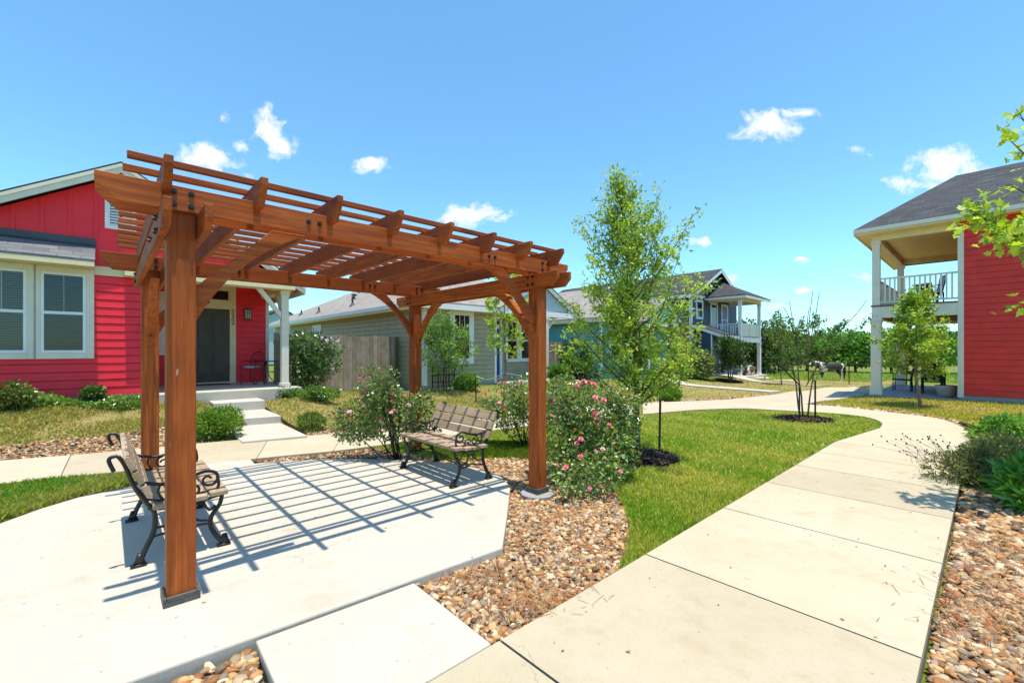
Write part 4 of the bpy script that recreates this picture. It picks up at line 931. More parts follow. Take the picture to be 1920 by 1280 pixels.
# ---- teal house
UT, VT = 17.6, 9.6
th_ = thing_uv('house', 'teal house mostly hidden behind the young oak', 'house', UT, VT, .2)
m = MB(); lap(m, 'u', UT, VT, 25, .25, 3.05); lap(m, 'v', VT, UT, 24.2, .25, 3.05); m.quad((UT+.002,VT,0),(UT+.002,25,0),(UT+.002,25,3.05),(UT+.002,VT,3.05)); m.quad((UT,VT+.002,0),(24.2,VT+.002,0),(24.2,VT+.002,3.05),(UT,VT+.002,3.05)); m.quad((24.2,VT,0),(24.2,25,0),(24.2,25,3.05),(24.2,VT,3.05))
m.build('wall', 'teal_siding', th_)
u0, u1, v0, v1, ze, rpo = UT-.42, 24.6, VT-.45, 25.4, 3.16, .55; ur = (u0+u1)/2; hv = ur-u0; hr = ze+rpo*hv
m = MB(); A, Bq, Cq, Dq = (u0,v0,ze),(u1,v0,ze),(u1,v1,ze),(u0,v1,ze); r0, r1 = (ur,v0+hv,hr),(ur,v1-hv,hr)
roof_slab(m, [A,r0,r1,Dq]); roof_slab(m, [A,Bq,r0]); roof_slab(m, [Bq,Cq,r1,r0]); roof_slab(m, [Cq,Dq,r1])
trf = m.build('roof', 'shingle_grey', th_)
m = MB(); m.box(u0-.012, u0+.02, v0-.012, v1, ze-.23, ze-.052); m.box(u0+.021, u1, v0-.012, v0+.02, ze-.23, ze-.052); m.build('gutter_fascia', 'cream_trim', trf)
m = MB(); m.box(u0+.021, UT-.02, v0+.022, v1, ze-.20, ze-.18); m.build('soffit', 'soffit_cream', trf)
m = MB(); m.box(UT-.03, UT+.09, VT-.03, VT+.004, .25, 3.04); m.box(UT-.03, UT+.004, VT+.0045, VT+.09, .25, 3.04); m.build('corner_trim', 'white_trim', th_); m = MB(); m.box(20.2, 20.32, VT-.03, VT-.005, .25, 2.95); m.build('corner_trim', 'white_trim', th_)
window(th_, 'v', VT, 18.4, 19.3, 1.1, 2.6, .11, 'white_trim', 'white_trim', 1, 'dark')
gu0, gu1, gv, gz, gp2 = 20.3, 24.4, VT-.9, 3.05, .62; gc = (gu0+gu1)/2; gh = gz+gp2*(gc-gu0)
m = MB(); m.add([(gu0+.2,gv+.1,gz),(gu1-.2,gv+.1,gz),(gc,gv+.1,gh-.1)], [(0,1,2)]); m.build('gable_wall', 'teal_siding', th_)
m = MB()
for s, ua in ((1,gu0),(-1,gu1)):
    m.hexa([(ua,gv,gz-.16),(gc,gv,gh-.16),(gc,gv+.04,gh-.16),(ua,gv+.04,gz-.16),(ua,gv,gz+.02),(gc,gv,gh+.02),(gc,gv+.04,gh+.02),(ua,gv+.04,gz+.02)])
m.box(gu0+.1, gu1-.1, gv+.02, gv+.14, gz-.2, gz+.0); m.build('gable_trim', 'white_trim', th_)
m = MB()
for s, ua in ((1,gu0),(-1,gu1)): roof_slab(m, [(ua-.04*s,gv-.03,gz+.04),(gc,gv-.03,gh+.06),(gc,v0+hv,gh+.06),(ua-.04*s,v0+hv,gz+.04)], .04)
m.build('gable_roof', 'shingle_grey', trf)
column(th_, gu0+.35, gv+.1, .1, gz-.2, .15, 'white_trim'); column(th_, gu1-.35, gv+.1, .1, gz-.2, .15, 'white_trim')

# ---- blue two-storey house
UB, VB = 26.1, 9.03
bh = thing_uv('house', 'dark blue two storey house with a white railed corner balcony', 'house', UB, VB, .0)
ub1, bc, bz = 33.2, 29.66, 6.95; zp = .30       # right side, ridge u, ridge z
m = MB(); lap(m, 'u', UB, VB, 22, .1, 4.85); lap(m, 'v', VB, UB, ub1, .1, 4.85)
for q in (((UB+.002,VB),(UB+.002,22)),((UB,VB+.002),(ub1,VB+.002)),((ub1,VB),(ub1,22))): m.quad((*q[0],-.2),(*q[1],-.2),(*q[1],4.85),(*q[0],4.85))
m.build('wall', 'blue_siding', bh)
pb = (bz-.25-4.95)/(bc-UB); zg = lambda u: bz-.25-pb*abs(u-bc)
m = MB(); m.add([(UB,VB-.01,4.86),(ub1,VB-.01,4.86),(bc,VB-.01,bz-.2)], [(0,1,2)]); m.add([(UB,VB+.05,4.86),(ub1,VB+.05,4.86),(bc,VB+.05,bz-.2)], [(0,1,2)])
for k in range(-9, 10):
    u = bc+.36*k
    if UB+.3 < u < ub1-.3: m.box(u-.025, u+.025, VB-.035, VB-.012, 4.98, zg(u)-.02)
m.build('gable_wall', 'blue_siding', bh)
m = MB(); m.box(UB-.03, UB+.13, VB-.03, VB+.004, .1, 4.85); m.box(UB-.03, UB+.004, VB+.005, VB+.13, .1, 4.85); m.build('corner_trim', 'white_trim', bh); m = MB(); m.box(UB, 28.15, VB-.05, VB-.012, 4.86, 5.02); m.build('frieze', 'white_trim', bh)
m = MB(); vr0, vr1 = VB-.4, 22.4; eu = bc-UB+.35; pr = pb
for s in (-1, 1): roof_slab(m, [(bc,vr0,bz),(bc,vr1,bz),(bc+s*eu,vr1,bz-pr*eu),(bc+s*eu,vr0,bz-pr*eu)], .05)
brf = m.build('roof', 'shingle_dark', bh)
m = MB()
for s in (-1, 1):
    P = lambda d, o, t: (bc+s*d, o, bz-.053-t-pr*d)
    m.hexa([P(0,vr0-.004,.20),P(eu,vr0-.004,.20),P(eu,vr0+.03,.20),P(0,vr0+.03,.20),P(0,vr0-.004,0),P(eu,vr0-.004,0),P(eu,vr0+.03,0),P(0,vr0+.03,0)])
q0 = bz-.053-pr*eu; m.box(bc-eu-.012, bc-eu+.02, vr0+.031, vr1, q0-.2, q0-.001); m.build('fascia', 'white_trim', brf)
# balcony block
cu0, cu1, cv0 = 28.3, 31.8, 6.95
zf, zr = 2.36, 4.74
m = MB(); ev = .45; ez = 4.92; X0, X1, Y0_, Y1_ = cu0-ev, cu1+ev, cv0-ev, VB-.02
hx = (X1-X0)/2; top = ez+.52*hx
xr, yr = (X0+X1)/2, Y0_+hx
roof_slab(m, [(X0,Y0_,ez),(xr,yr,top),(xr,Y1_+2.4,top),(X0,Y1_+.3,ez)]); roof_slab(m, [(X0,Y0_,ez),(X1,Y0_,ez),(xr,yr,top)]); roof_slab(m, [(X1,Y0_,ez),(X1,Y1_+.3,ez),(xr,Y1_+2.4,top),(xr,yr,top)])
m.build('balcony_roof', 'shingle_dark', brf)
m = MB(); m.box(X0, X0+.03, Y0_, Y1_-.04, ez-.20, ez-.052); m.box(X0+.031, X1, Y0_, Y0_+.03, ez-.20, ez-.052)
for q in ((cu0,cu0+.16,cv0,VB-.06),(cu0+.161,cu1,cv0,cv0+.16),(cu1-.16,cu1,cv0+.161,VB-.06)): m.box(*q, zr-.12, ez-.08)
m.box(X0+.031, X1-.01, Y0_+.031, Y1_-.04, ez-.078, ez-.06); m.build('balcony_eave', 'offwhite_trim', bh)
m = MB(); m.box(cu0, cu1, cv0, VB-.06, zf-.30, zf-.08); m.box(cu0-.03, cu1+.03, cv0-.03, VB-.06, zf-.079, zf); m.build('balcony_floor', 'white_trim', bh)
for u, v in ((cu0+.09,cv0+.09),(cu1-.09,cv0+.09)):
    column(bh, u, v, zf+.001, zr-.121, .17, 'white_trim'); column(bh, u, v, -.049, zf-.301, .20, 'white_trim')
def railing(par, pts, z0, z1, sp=.13, mat='white_trim', bw=.018):
    m = MB()
    for a, b in zip(pts, pts[1:]):
        L_ = math.dist(a, b); dx, dy = (b[0]-a[0])/L_, (b[1]-a[1])/L_
        def bar(t0, t1, zA, zB, w_):
            x0, y0, x1, y1 = a[0]+dx*t0, a[1]+dy*t0, a[0]+dx*t1, a[1]+dy*t1; nx_, ny_ = -dy*w_, dx*w_
            m.hexa([(x0-nx_,y0-ny_,zA),(x1-nx_,y1-ny_,zA),(x1+nx_,y1+ny_,zA),(x0+nx_,y0+ny_,zA),(x0-nx_,y0-ny_,zB),(x1-nx_,y1-ny_,zB),(x1+nx_,y1+ny_,zB),(x0+nx_,y0+ny_,zB)])
        bar(0, L_, z1-.05, z1, .035); bar(0, L_, z0, z0+.05, .03)
        n = int(L_/sp)
        for i in range(1, n): t = L_*i/n; bar(t-bw, t+bw, z0+.051, z1-.051, bw)
    return m.build('railing', mat, par)
railing(bh, [(cu0+.09,VB-.06),(cu0+.09,cv0+.18)], zf+.08, zf+.86, .15, 'white_trim', .022)
m = MB(); m.box(cu0+.19, cu1-.18, cv0+.06, cv0+.10, zf+.06, zf+.88); 
for u in (cu0+.2, cu0+1.6, cu0+2.9): m.box(u, u+.06, cv0+.04, cv0+.058, zf+.06, zf+.88)
m.build('railing', 'offwhite_trim', bh)
railing(bh, [(cu1-.09,cv0+.18),(cu1-.09,VB-.06)], zf+.08, zf+.86, .15, 'white_trim', .022)
window(bh, 'v', VB, 26.75, 27.55, 3.60, 4.62, .09, 'white_trim', 'white_trim', 0, 'dark', True, 0, .04)
window(bh, 'v', VB, 28.85, 29.75, zf+.12, 4.6, .10, 'white_trim', 'white_trim', 0, 'dark', False, 0, .04)
window(bh, 'v', VB, 30.55, 31.45, zf+.3, 4.6, .10, 'white_trim', 'white_trim', 0, 'violet', True, 0, .04)
# lower porch: shed roof, door, platform, steps
m = MB(); roof_slab(m, [(26.05,VB-.03,3.20),(28.24,VB-.03,3.20),(28.24,VB-2.0,2.46),(26.05,VB-2.0,2.46)], .05); m.build('porch_roof', 'shingle_dark', brf)
m = MB(); m.box(26.03, 28.24, VB-2.03, VB-1.99, 2.24, 2.42); m.hexa([(26.03,VB-1.98,2.24),(26.07,VB-1.98,2.24),(26.07,VB-.04,2.96),(26.03,VB-.04,2.96),(26.03,VB-1.98,2.42),(26.07,VB-1.98,2.42),(26.07,VB-.04,3.14),(26.03,VB-.04,3.14)]); m.build('porch_fascia', 'white_trim', bh)
m = MB(); lap(m, 'v', VB-1.2, 26.1, 27.3, .1, 2.6); lap(m, 'u', 26.1, VB-1.2, VB, .1, 2.6); m.quad((27.3,VB-1.2,.1),(27.3,VB,.1),(27.3,VB,2.9),(27.3,VB-1.2,2.5)); m.build('entry_wall', 'blue_siding', bh)
m = MB(); m.box(26.07, 26.18, VB-1.24, VB-1.2, .1, 2.5); m.box(27.2, 27.33, VB-1.24, VB-1.2, .1, 2.5); m.build('entry_trim', 'white_trim', bh)
dn = MB()
for q in ((28.10,28.22,.30,2.36),(29.14,29.26,.30,2.36)): wbox(dn, 'v', VB, *q, .02, .05)
wbox(dn, 'v', VB, 28.221, 29.139, 2.28, 2.36, .02, .05); dn.build('door_frame', 'white_trim', bh)
bevel_panel_door(bh, 'v', VB-.05, 28.222, 29.138, .34, 2.275, 'door_white', 'door', True, 1)
window(bh, 'v', VB, 30.7, 31.6, .9, 1.95, .09, 'offwhite_trim', 'offwhite_trim', 0, 'dark', True, 0, .04)
m = MB(); m.box(27.4, 32.0, cv0+1.0, VB-.02, -.35, zp); m.box(28.05, 32.1, cv0-.3, cv0+.998, -.45, -.05); m.build('porch_floor', 'pad_concrete', bh, bevel=.01)
for z, q, lb in ((-.13,[(29.0,6.64),(29.0,5.7),(30.4,5.7),(30.4,6.64)],'upper step in front of the blue house porch'),(-.22,[(29.0,5.69),(29.0,4.5),(30.4,4.5),(30.4,5.69)],'lower step in front of the blue house porch')):
    m = MB(); m.prism(q, z-.4, z, 2); o = m.build('step', 'pad_concrete', None, bevel=.01); o.location = O2[0], O2[1], 0; o.rotation_euler[2] = TH; _props(o, lb, 'step', 'steps of the blue house porch')
sheet('entry_path', [UVXY([(25.4,2.5),(26.4,2.3),(27.2,8.4),(26.2,8.5)]), UVXY([(18.6,2.4),(19.4,2.2),(20.9,9.0),(20.1,9.2)])], .05, 'pad_concrete', .1, .5)

# ---- red house on the right
UR, VW = 18.25, -2.75
rr = thing_uv('house', 'dark red two storey house at right edge with a cream railed balcony', 'house', UR, VW, .05)
zb, zfl, zt = .10, 2.98, 5.34
m = MB(); lap(m, 'u', UR, -16.0, VW, .22, 5.36, .178); m.quad((UR+.002,-16,0),(UR+.002,VW,0),(UR+.002,VW,5.36),(UR+.002,-16,5.36)); lap(m, 'v', VW, UR, UR+.01, .2, .4)
m.quad((UR,VW,0),(26.5,VW,0),(26.5,VW,5.36),(UR,VW,5.36)); m.quad((26.5,VW,0),(26.5,-16,0),(26.5,-16,5.36),(26.5,VW,5.36)); m.build('wall', 'red_siding_dark', rr)
m = MB(); m.box(UR-.03, UR+.004, VW-.10, VW+.03, .16, 5.2); m.box(UR+.005, UR+.12, VW+.0, VW+.03, .16, 5.2); m.build('corner_trim', 'offwhite_trim', rr)
m = MB(); m.box(UR-.02, UR+.3, -16, VW, -.3, .215); m.box(UR-.15, 24.5, VW+.001, -.62, -.4, zb); m.build('patio_slab', 'grey_concrete', rr, bevel=.01)
V1_ = -.84
m = MB(); m.box(UR-.02, UR+.13, VW+.031, V1_+.10, 2.60, 2.97); m.box(UR+.131, 24.3, V1_-.05, V1_+.10, 2.60, 2.97); m.box(24.17, 24.3, VW, V1_-.051, 2.60, 2.97); m.build('balcony_beam', 'offwhite_trim', rr, bevel=.004)
m = MB(); m.box(UR+.131, 24.16, VW+.005, V1_-.051, 2.72, 2.80); m.box(UR-.05, 24.33, VW+.035, V1_+.13, 2.972, 3.01); m.build('balcony_floor', 'porch_wood_dark', rr)
for u, v in ((UR+.09,V1_),(24.2,V1_)):
    column(rr, u, v, zb+.001, 2.60, .26, 'offwhite_trim', base=.28); column(rr, u, v, 3.011, 5.12, .20, 'offwhite_trim', base=.02)
railing(rr, [(UR+.09,VW+.03),(UR+.09,V1_-.10)], 3.08, 3.90, .118, 'offwhite_trim', .021)
railing(rr, [(UR+.20,V1_),(24.09,V1_)], 3.08, 3.90, .125, 'offwhite_trim', .018)
m = MB(); m.box(UR-.02, UR+.15, VW+.031, V1_+.1, 5.12, 5.34); m.box(UR+.151, 24.3, V1_-.07, V1_+.1, 5.12, 5.34); m.box(24.14, 24.3, VW, V1_-.071, 5.12, 5.34); m.build('eave_beam', 'cream_trim', rr)
m = MB(); m.box(UR+.151, 24.13, VW+.005, V1_-.071, 5.30, 5.33); m.build('balcony_ceiling', 'soffit_cream', rr)
X0, X1, Y1_, Y0_, ez, pr = UR-.45, 26.95, V1_+.5, -16.4, 5.50, .52; hx = (X1-X0)/2; xr = (X0+X1)/2; top = ez+pr*hx
hipd = 1.0
m = MB(); hp = (xr, Y1_-2.2, top)
roof_slab(m, [(X0,Y1_,ez),hp,(xr,Y0_,top),(X0,Y0_,ez)]); roof_slab(m, [(X1,Y1_,ez),(X0,Y1_,ez),hp][::-1]); roof_slab(m, [(X1,Y1_,ez),(X1,Y0_,ez),(xr,Y0_,top),hp])
rrf = m.build('roof', 'shingle_dark', rr)
m = MB(); m.box(X0-.01, X0+.02, Y0_, Y1_+.01, ez-.20, ez-.052); m.box(X0+.021, X1, Y1_-.02, Y1_+.01, ez-.20, ez-.052); m.box(X0-.10, X0-.011, Y0_, Y1_, ez-.15, ez-.03); m.build('gutter_fascia', 'offwhite_trim', rrf)
m = MB(); m.box(X0+.021, UR-.021, Y0_, Y1_-.021, ez-.17, ez-.15); m.box(UR-.02, X1, V1_+.102, Y1_-.021, ez-.17, ez-.15); m.build('soffit', 'soffit_cream', rrf)

# ---- a far roof glimpsed past the porch
fx, fy = gpxd(512, 46); fh = thing('house', 'distant pale grey house roof glimpsed beside the porch post', 'house', (fx, fy, .2), TH)
m = MB(); m.box(-4, 4, -3, 3, 0, 3.2); m.build('wall', 'pale_blue_siding', fh)
m = MB(); 
for s in (-1,1): roof_slab(m, [(0,-3.4,5.6),(0,3.4,5.6),(s*4.5,3.4,3.0),(s*4.5,-3.4,3.0)], .08)
rf_ = m.build('roof', 'shingle_dark', fh); m = MB(); m.add([(-3.4,-3.05,3.2),(4.2,-3.05,3.2),(0,-3.05,5.5)],[(0,1,2)]); m.build('gable_wall','pale_blue_siding',fh)

# ---- board fences
def fence(label, runs, hgt, grp=None):
    p0 = runs[0][0]; zz = h(*W(*p0)[:2])
    f = thing_uv('fence', label, 'fence', p0[0], p0[1], zz)
    m = MB(); pm = MB()
    for a, b in runs:
        L_ = math.dist(a, b); n = int(L_/.145); du, dv = (b[0]-a[0])/L_, (b[1]-a[1])/L_; nu, nv = -dv, du
        for i in range(n):
            t0, t1 = L_*i/n+.003, L_*(i+1)/n-.003; q = [(a[0]+du*t, a[1]+dv*t) for t in (t0, t1)]
            z0 = h(*W(*q[0])[:2])-.02; z1 = z0+hgt+random.uniform(-.025,.025); o_ = random.uniform(0,.006); k = random.uniform(.65,1.25); c = (k, k*random.uniform(.93,1.0), k*random.uniform(.85,1.0))
            P = lambda j, oo, z: (q[j][0]+nu*oo, q[j][1]+nv*oo, z)
            cx = .03/max(L_/n, .05)
            e0 = (q[0][0]+(q[1][0]-q[0][0])*.25, q[0][1]+(q[1][1]-q[0][1])*.25); e1 = (q[0][0]+(q[1][0]-q[0][0])*.75, q[0][1]+(q[1][1]-q[0][1])*.75)
            fr = [P(0,-.01-o_,z0),P(1,-.01-o_,z0),P(1,-.01-o_,z1-.03),(e1[0]+nu*(-.01-o_),e1[1]+nv*(-.01-o_),z1),(e0[0]+nu*(-.01-o_),e0[1]+nv*(-.01-o_),z1),P(0,-.01-o_,z1-.03)]
            bk = [(x+nu*.018, y+nv*.018, z) for x, y, z in fr]
            m.add(fr+bk, [(0,1,2,3,4,5),(11,10,9,8,7,6)]+[(i_, 6+i_, 6+(i_+1)%6, (i_+1)%6) for i_ in range(6)], 0, c)
        for zq in (.3, 1.5):
            z0 = h(*W(*a)[:2]); z1_ = h(*W(*b)[:2])
            pm.hexa([(a[0]+nu*.012,a[1]+nv*.012,z0+zq),(b[0]+nu*.012,b[1]+nv*.012,z1_+zq),(b[0]+nu*.05,b[1]+nv*.05,z1_+zq),(a[0]+nu*.05,a[1]+nv*.05,z0+zq),(a[0]+nu*.012,a[1]+nv*.012,z0+zq+.09),(b[0]+nu*.012,b[1]+nv*.012,z1_+zq+.09),(b[0]+nu*.05,b[1]+nv*.05,z1_+zq+.09),(a[0]+nu*.05,a[1]+nv*.05,z0+zq+.09)], 0, (.8,.8,.8))
    m.build('picket_panel', 'weathered_planks', f); pm.build('rail', 'weathered_planks', f)
    return f
f1 = fence('weathered grey wooden fence between the red and olive houses', [((3.35,10.95),(7.18,10.95)), ((7.2,10.93),(7.5,11.25))], 1.84)
m = MB(); zz = h(*W(7.14,10.88)[:2]); m.box(7.09,7.19,10.85,10.935,zz,zz+1.80,0,(1,1,1)); m.build('post', 'weathered_planks', f1)
f2 = fence('weathered wooden fence between the olive and teal houses', [((14.65,11.6),(17.5,11.6))], 1.8)

# ------------------------------------------------------------------ plants
def unit(a): return a/np.maximum(np.linalg.norm(a, axis=-1, keepdims=True), 1e-9)
def leaves(name, P, size, mat, parent, ca, cb, out=None, elong=1.0, droop=.2, org=(0,0,0), mixk=None, up=.5, fold=.25, odd=None):
    """one folded blade of four corners per point; colours run between ca and cb leaf by leaf"""
    n = len(P); P = np.asarray(P, float)-np.array(org)
    d = rng.normal(size=(n,3)); 
    if out is not None: d = d*.7+unit(out)*1.0
    d[:,2] -= droop*rng.random(n)*2; d = unit(d)
    nr = rng.normal(size=(n,3)); nr[:,2] += up*2; nr = unit(nr-d*(nr*d).sum(1)[:,None]); sd = np.cross(d, nr)
    s = size*rng.uniform(.65,1.3,n)[:,None]
    b = P; tip = P+d*s*elong*2; md = P+d*s*elong*.95
    l = md+sd*s*.62+nr*s*fold; r = md-sd*s*.62+nr*s*fold
    v = np.stack([b, r, tip, l], 1).reshape(-1,3); i = np.arange(n)*4; f = np.stack([i, i+1, i+2, i+3], 1)
    k = rng.random(n) if mixk is None else np.clip(mixk+rng.normal(0,.2,n), 0, 1)
    col = np.array(cb)+(np.array(ca)-np.array(cb))*k[:,None]; col *= rng.uniform(.75,1.25,(n,1))
    if odd: 
        q = rng.random(n) < odd[1]; col[q] = np.array(odd[0])*rng.uniform(.8,1.2,(q.sum(),1))
    return npmesh(name, v, f, mat, parent, col)
def wobble(p0, d, L_, n, bend, upw=.0):
    pts = [np.array(p0, float)]; d = np.array(d, float)
    for i in range(n):
        d = d+rng.normal(0, bend, 3); d[2] += upw; d = d/np.linalg.norm(d); pts.append(pts[-1]+d*L_/n)
    return pts
def tree(name, label, cat, x, y, ht, tr, env, t0, nb, ang, ntw, nl, lsize, ca, cb, bark='bark', group=None, lmat='leaf', elong=1.2, twl=.28, stems=1, z=None, droop=.2, trunk_lean=.03, spread=.06, odd=None, tmax=.97, upw=.06, bare=0, taper=0.0, leafstart=.25, seed=None, br=.35):
    global rng
    if seed is not None: rng = np.random.default_rng(seed)
    z = h(x, y) if z is None else z
    t = thing(name, label, cat, (x, y, z), 0, group)
    mb = MB(); LP, LO, LK = [], [], []
    for s in range(stems):
        if stems == 1: st = wobble((0,0,-.1), (rng.normal(0,trunk_lean), rng.normal(0,trunk_lean), 1), ht+.1, 12, .035, .05)
        else:
            a = 6.283*s/stems+rng.normal(0,.3); st = wobble((.05*math.cos(a), .05*math.sin(a), -.1), (.22*math.cos(a), .22*math.sin(a), 1), ht*rng.uniform(.8,1)+.1, 10, .05, .02)
        N = len(st); mb.tube(st, [max(.004, tr*(1-.93*(i/(N-1))**.9)) for i in range(N)], 8)
        for b in range(nb):
            tt = t0+(tmax-t0)*((b+rng.random()*.8)/nb); q = tt*(N-1); i = min(int(q), N-2); p = st[i]+(st[i+1]-st[i])*(q-i)
            a = b*2.39996+rng.normal(0,.35)+s*1.1; Lb = env(tt)*rng.uniform(.7,1.12); el = R(ang[0]+(ang[1]-ang[0])*tt)+rng.normal(0,.12)
            d = (math.cos(a)*math.cos(el), math.sin(a)*math.cos(el), math.sin(el)); Lr = min(Lb/max(.35, math.cos(el)), (1.02-tt)*ht*.95+.28)
            bp = wobble(p, d, Lr, 6, .10, upw); r0 = max(.004, tr*br*(1-tt*.75)); mb.tube(bp, [max(.0025, r0*(1-.85*j/6)) for j in range(7)], 5)
            bdir = unit(np.array(d))
            if bare and rng.random() < bare and tt > .55: continue
            for w_ in range(ntw):
                u = leafstart+(1-leafstart)*(w_+rng.random())/ntw; qq = u*6; j = min(int(qq), 5); pp = bp[j]+(bp[j+1]-bp[j])*(qq-j)
                td = unit(bdir*.55+rng.normal(0,.75,3)+np.array([0,0,.15])); tl = twl*rng.uniform(.5,1.2)*(1.1-.5*u)
                tp = wobble(pp, td, tl, 3, .15, .03); mb.tube(tp, [max(.0016, r0*.22)*(1-.25*k) for k in range(4)], 3, cap=False)
                m_ = max(1, int(nl*rng.uniform(.6,1.4)*(1.0+taper*(.55-tt)))); k = rng.random(m_)*3; jj = np.minimum(k.astype(int), 2); tpa = np.array(tp)
                pts = tpa[jj]+(tpa[jj+1]-tpa[jj])*(k-jj)[:,None]+rng.normal(0,spread*.5,(m_,3)); LP.append(pts); LO.append(np.repeat(td[None], m_, 0)); LK.append(np.full(m_, rng.normal(.5,.22)))
    mb.build('trunk', bark, t, smooth=True)
    if LP: leaves('crown', np.vstack(LP), lsize, lmat, t, ca, cb, np.vstack(LO), elong, droop, (0,0,0), np.concatenate(LK), odd=odd)
    return t
def blob_pts(lumps, n, shell=.55):
    """points through a union of ellipsoid lumps (x,y,z,rx,ry,rz), thicker towards the outside"""
    lumps = np.array(lumps, float); wgt = lumps[:,3]*lumps[:,4]*lumps[:,5]; pick = rng.choice(len(lumps), n, p=wgt/wgt.sum()); L_ = lumps[pick]
    d = unit(rng.normal(size=(n,3))); rr = np.where(rng.random(n) < shell, rng.uniform(.78,1.08,n), rng.random(n)**.45)
    return L_[:,:3]+d*rr[:,None]*L_[:,3:6], d
def bush(name, label, cat, x, y, lumps, n, lsize, ca, cb, group=None, lmat='leaf', elong=1.2, stems=8, bark='bark_dark', z=None, up=.5, droop=.2, odd=None, clump=0.0, stem_r=.008):
    z = h(x, y) if z is None else z
    t = thing(name, label, cat, (x, y, z), 0, group)
    lumps = [tuple(l) for l in lumps]
    if clump:
        sub = []
        for l in lumps:
            for _ in range(9):
                d = unit(rng.normal(size=3)); sub.append((l[0]+d[0]*l[3]*.75, l[1]+d[1]*l[4]*.75, max(.03, l[2]+d[2]*l[5]*.75), l[3]*clump*rng.uniform(.7,1.3), l[4]*clump*rng.uniform(.7,1.3), l[5]*clump*rng.uniform(.7,1.3)))
        lumps2 = lumps+sub
    else: lumps2 = lumps
    P, D = blob_pts(lumps2, n); k = P[:,2] > .01; P, D = P[k], D[k]
    if stems:
        mb = MB()
        for i in range(stems):
            l = lumps[i%len(lumps)]; e = np.array([l[0]+rng.normal(0,.4)*l[3], l[1]+rng.normal(0,.4)*l[4], l[2]+rng.uniform(0,.7)*l[5]]); b0 = np.array([rng.normal(0,.04), rng.normal(0,.04), -.05])
            m_ = (b0+e)/2; m_[2] += .02; m_ += rng.normal(0,.03,3)
            mb.tube([b0, b0*.4+m_*.6, m_*.6+e*.4, e], [stem_r, stem_r*.85, stem_r*.6, stem_r*.3], 5)
        mb.build('stem', bark, t, smooth=True)
    cx = np.sin(P[:,0]*9+P[:,2]*7)*np.sin(P[:,1]*8-P[:,2]*5)
    leaves('foliage', P, lsize, lmat, t, ca, cb, D, elong, droop, (0,0,0), .5+.4*cx, up, odd=odd)
    t['_l'] = 1; del t['_l']
    return t, lumps2
def rose_flower(t, p, n_, r, col):
    """a loose double rose: three rings of cupped petals"""
    mb = MB(); n_ = unit(np.array(n_)); a = np.cross(n_, [0,0,1.0] if abs(n_[2]) < .9 else [1,0,0]); a = unit(a); b = np.cross(n_, a); p = np.array(p)
    for ring, (k, rad, lift, tilt) in enumerate(((6,1.0,.05,.25),(5,.72,.18,.55),(4,.42,.30,.9))):
        for i in range(k):
            th = 6.283*i/k+ring*.6+rng.normal(0,.1); e = a*math.cos(th)+b*math.sin(th); s_ = -a*math.sin(th)+b*math.cos(th); w_ = r*rad*.62
            c = tuple(np.array(col)*rng.uniform(.75,1.2)*(1+.1*ring))
            q0 = p+n_*r*lift*.4; q1 = p+e*r*rad*.6+n_*r*(lift+tilt*.25); q2 = p+e*r*rad+n_*r*(lift+tilt*.55)
            mb.add([q0, q1-s_*w_, q2-s_*w_*.55, q2+s_*w_*.55, q1+s_*w_], [(0,1,2,3,4)], 0, c)
    mb.build('flower', 'petal', t, recalc=False)
def rose_bush(label, x, y, lumps, n, nf, stems=12):
    lumps = list(lumps)
    for _ in range(11):
        l = lumps[rng.integers(0, len(lumps))]; d = unit(rng.normal(size=3)+np.array([0,0,.5])); q = rng.uniform(.06,.12)
        if l[2] > .35: lumps.append((l[0]+d[0]*l[3]*1.2, l[1]+d[1]*l[4]*1.2, l[2]+d[2]*l[5]*1.2, q, q, q*1.2))
    t, l2 = bush('rose_bush', label, 'rose bush', x, y, lumps, n, .024, (.32,.43,.12), (.055,.13,.032), 'pink rose bushes round the pad', 'glossy_leaf', 1.05, stems, 'bark_dark', None, .5, .3, ((.36,.16,.05), .07), .40, .011)
    P, D = blob_pts(l2, nf*14, 1.0); k = (P[:,2] > .12) & (D[:,2] > -.25) & (D[:,1] < .55); P, D = P[k], D[k]
    # keep those that lie near the outside of the whole bush, and spread them
    sel = []
    cl = unit(rng.normal(size=(9,3)))*.5+np.array([0,-.2,.75]); sc_ = np.min(np.linalg.norm(P[:,None]-cl[None], axis=2), 1)+rng.random(len(P))*.45
    for i in np.argsort(sc_):
        q = P[i]; ins = False
        for l in l2:
            if ((q[0]-l[0])/l[3])**2+((q[1]-l[1])/l[4])**2+((q[2]-l[2])/l[5])**2 < .72: ins = True; break
        if ins or any(np.linalg.norm(q-P[j]) < .055 for j in sel): continue
        sel.append(i)
        if len(sel) >= nf: break
    for i in sel:
        c = [(.75,.15,.22),(.74,.20,.28),(.82,.40,.44),(.62,.06,.10)][rng.integers(0,4)]
        rose_flower(t, P[i]+D[i]*.02, D[i]*.6+np.array([0,-.35,.55]), rng.uniform(.020,.034), c)
    return t

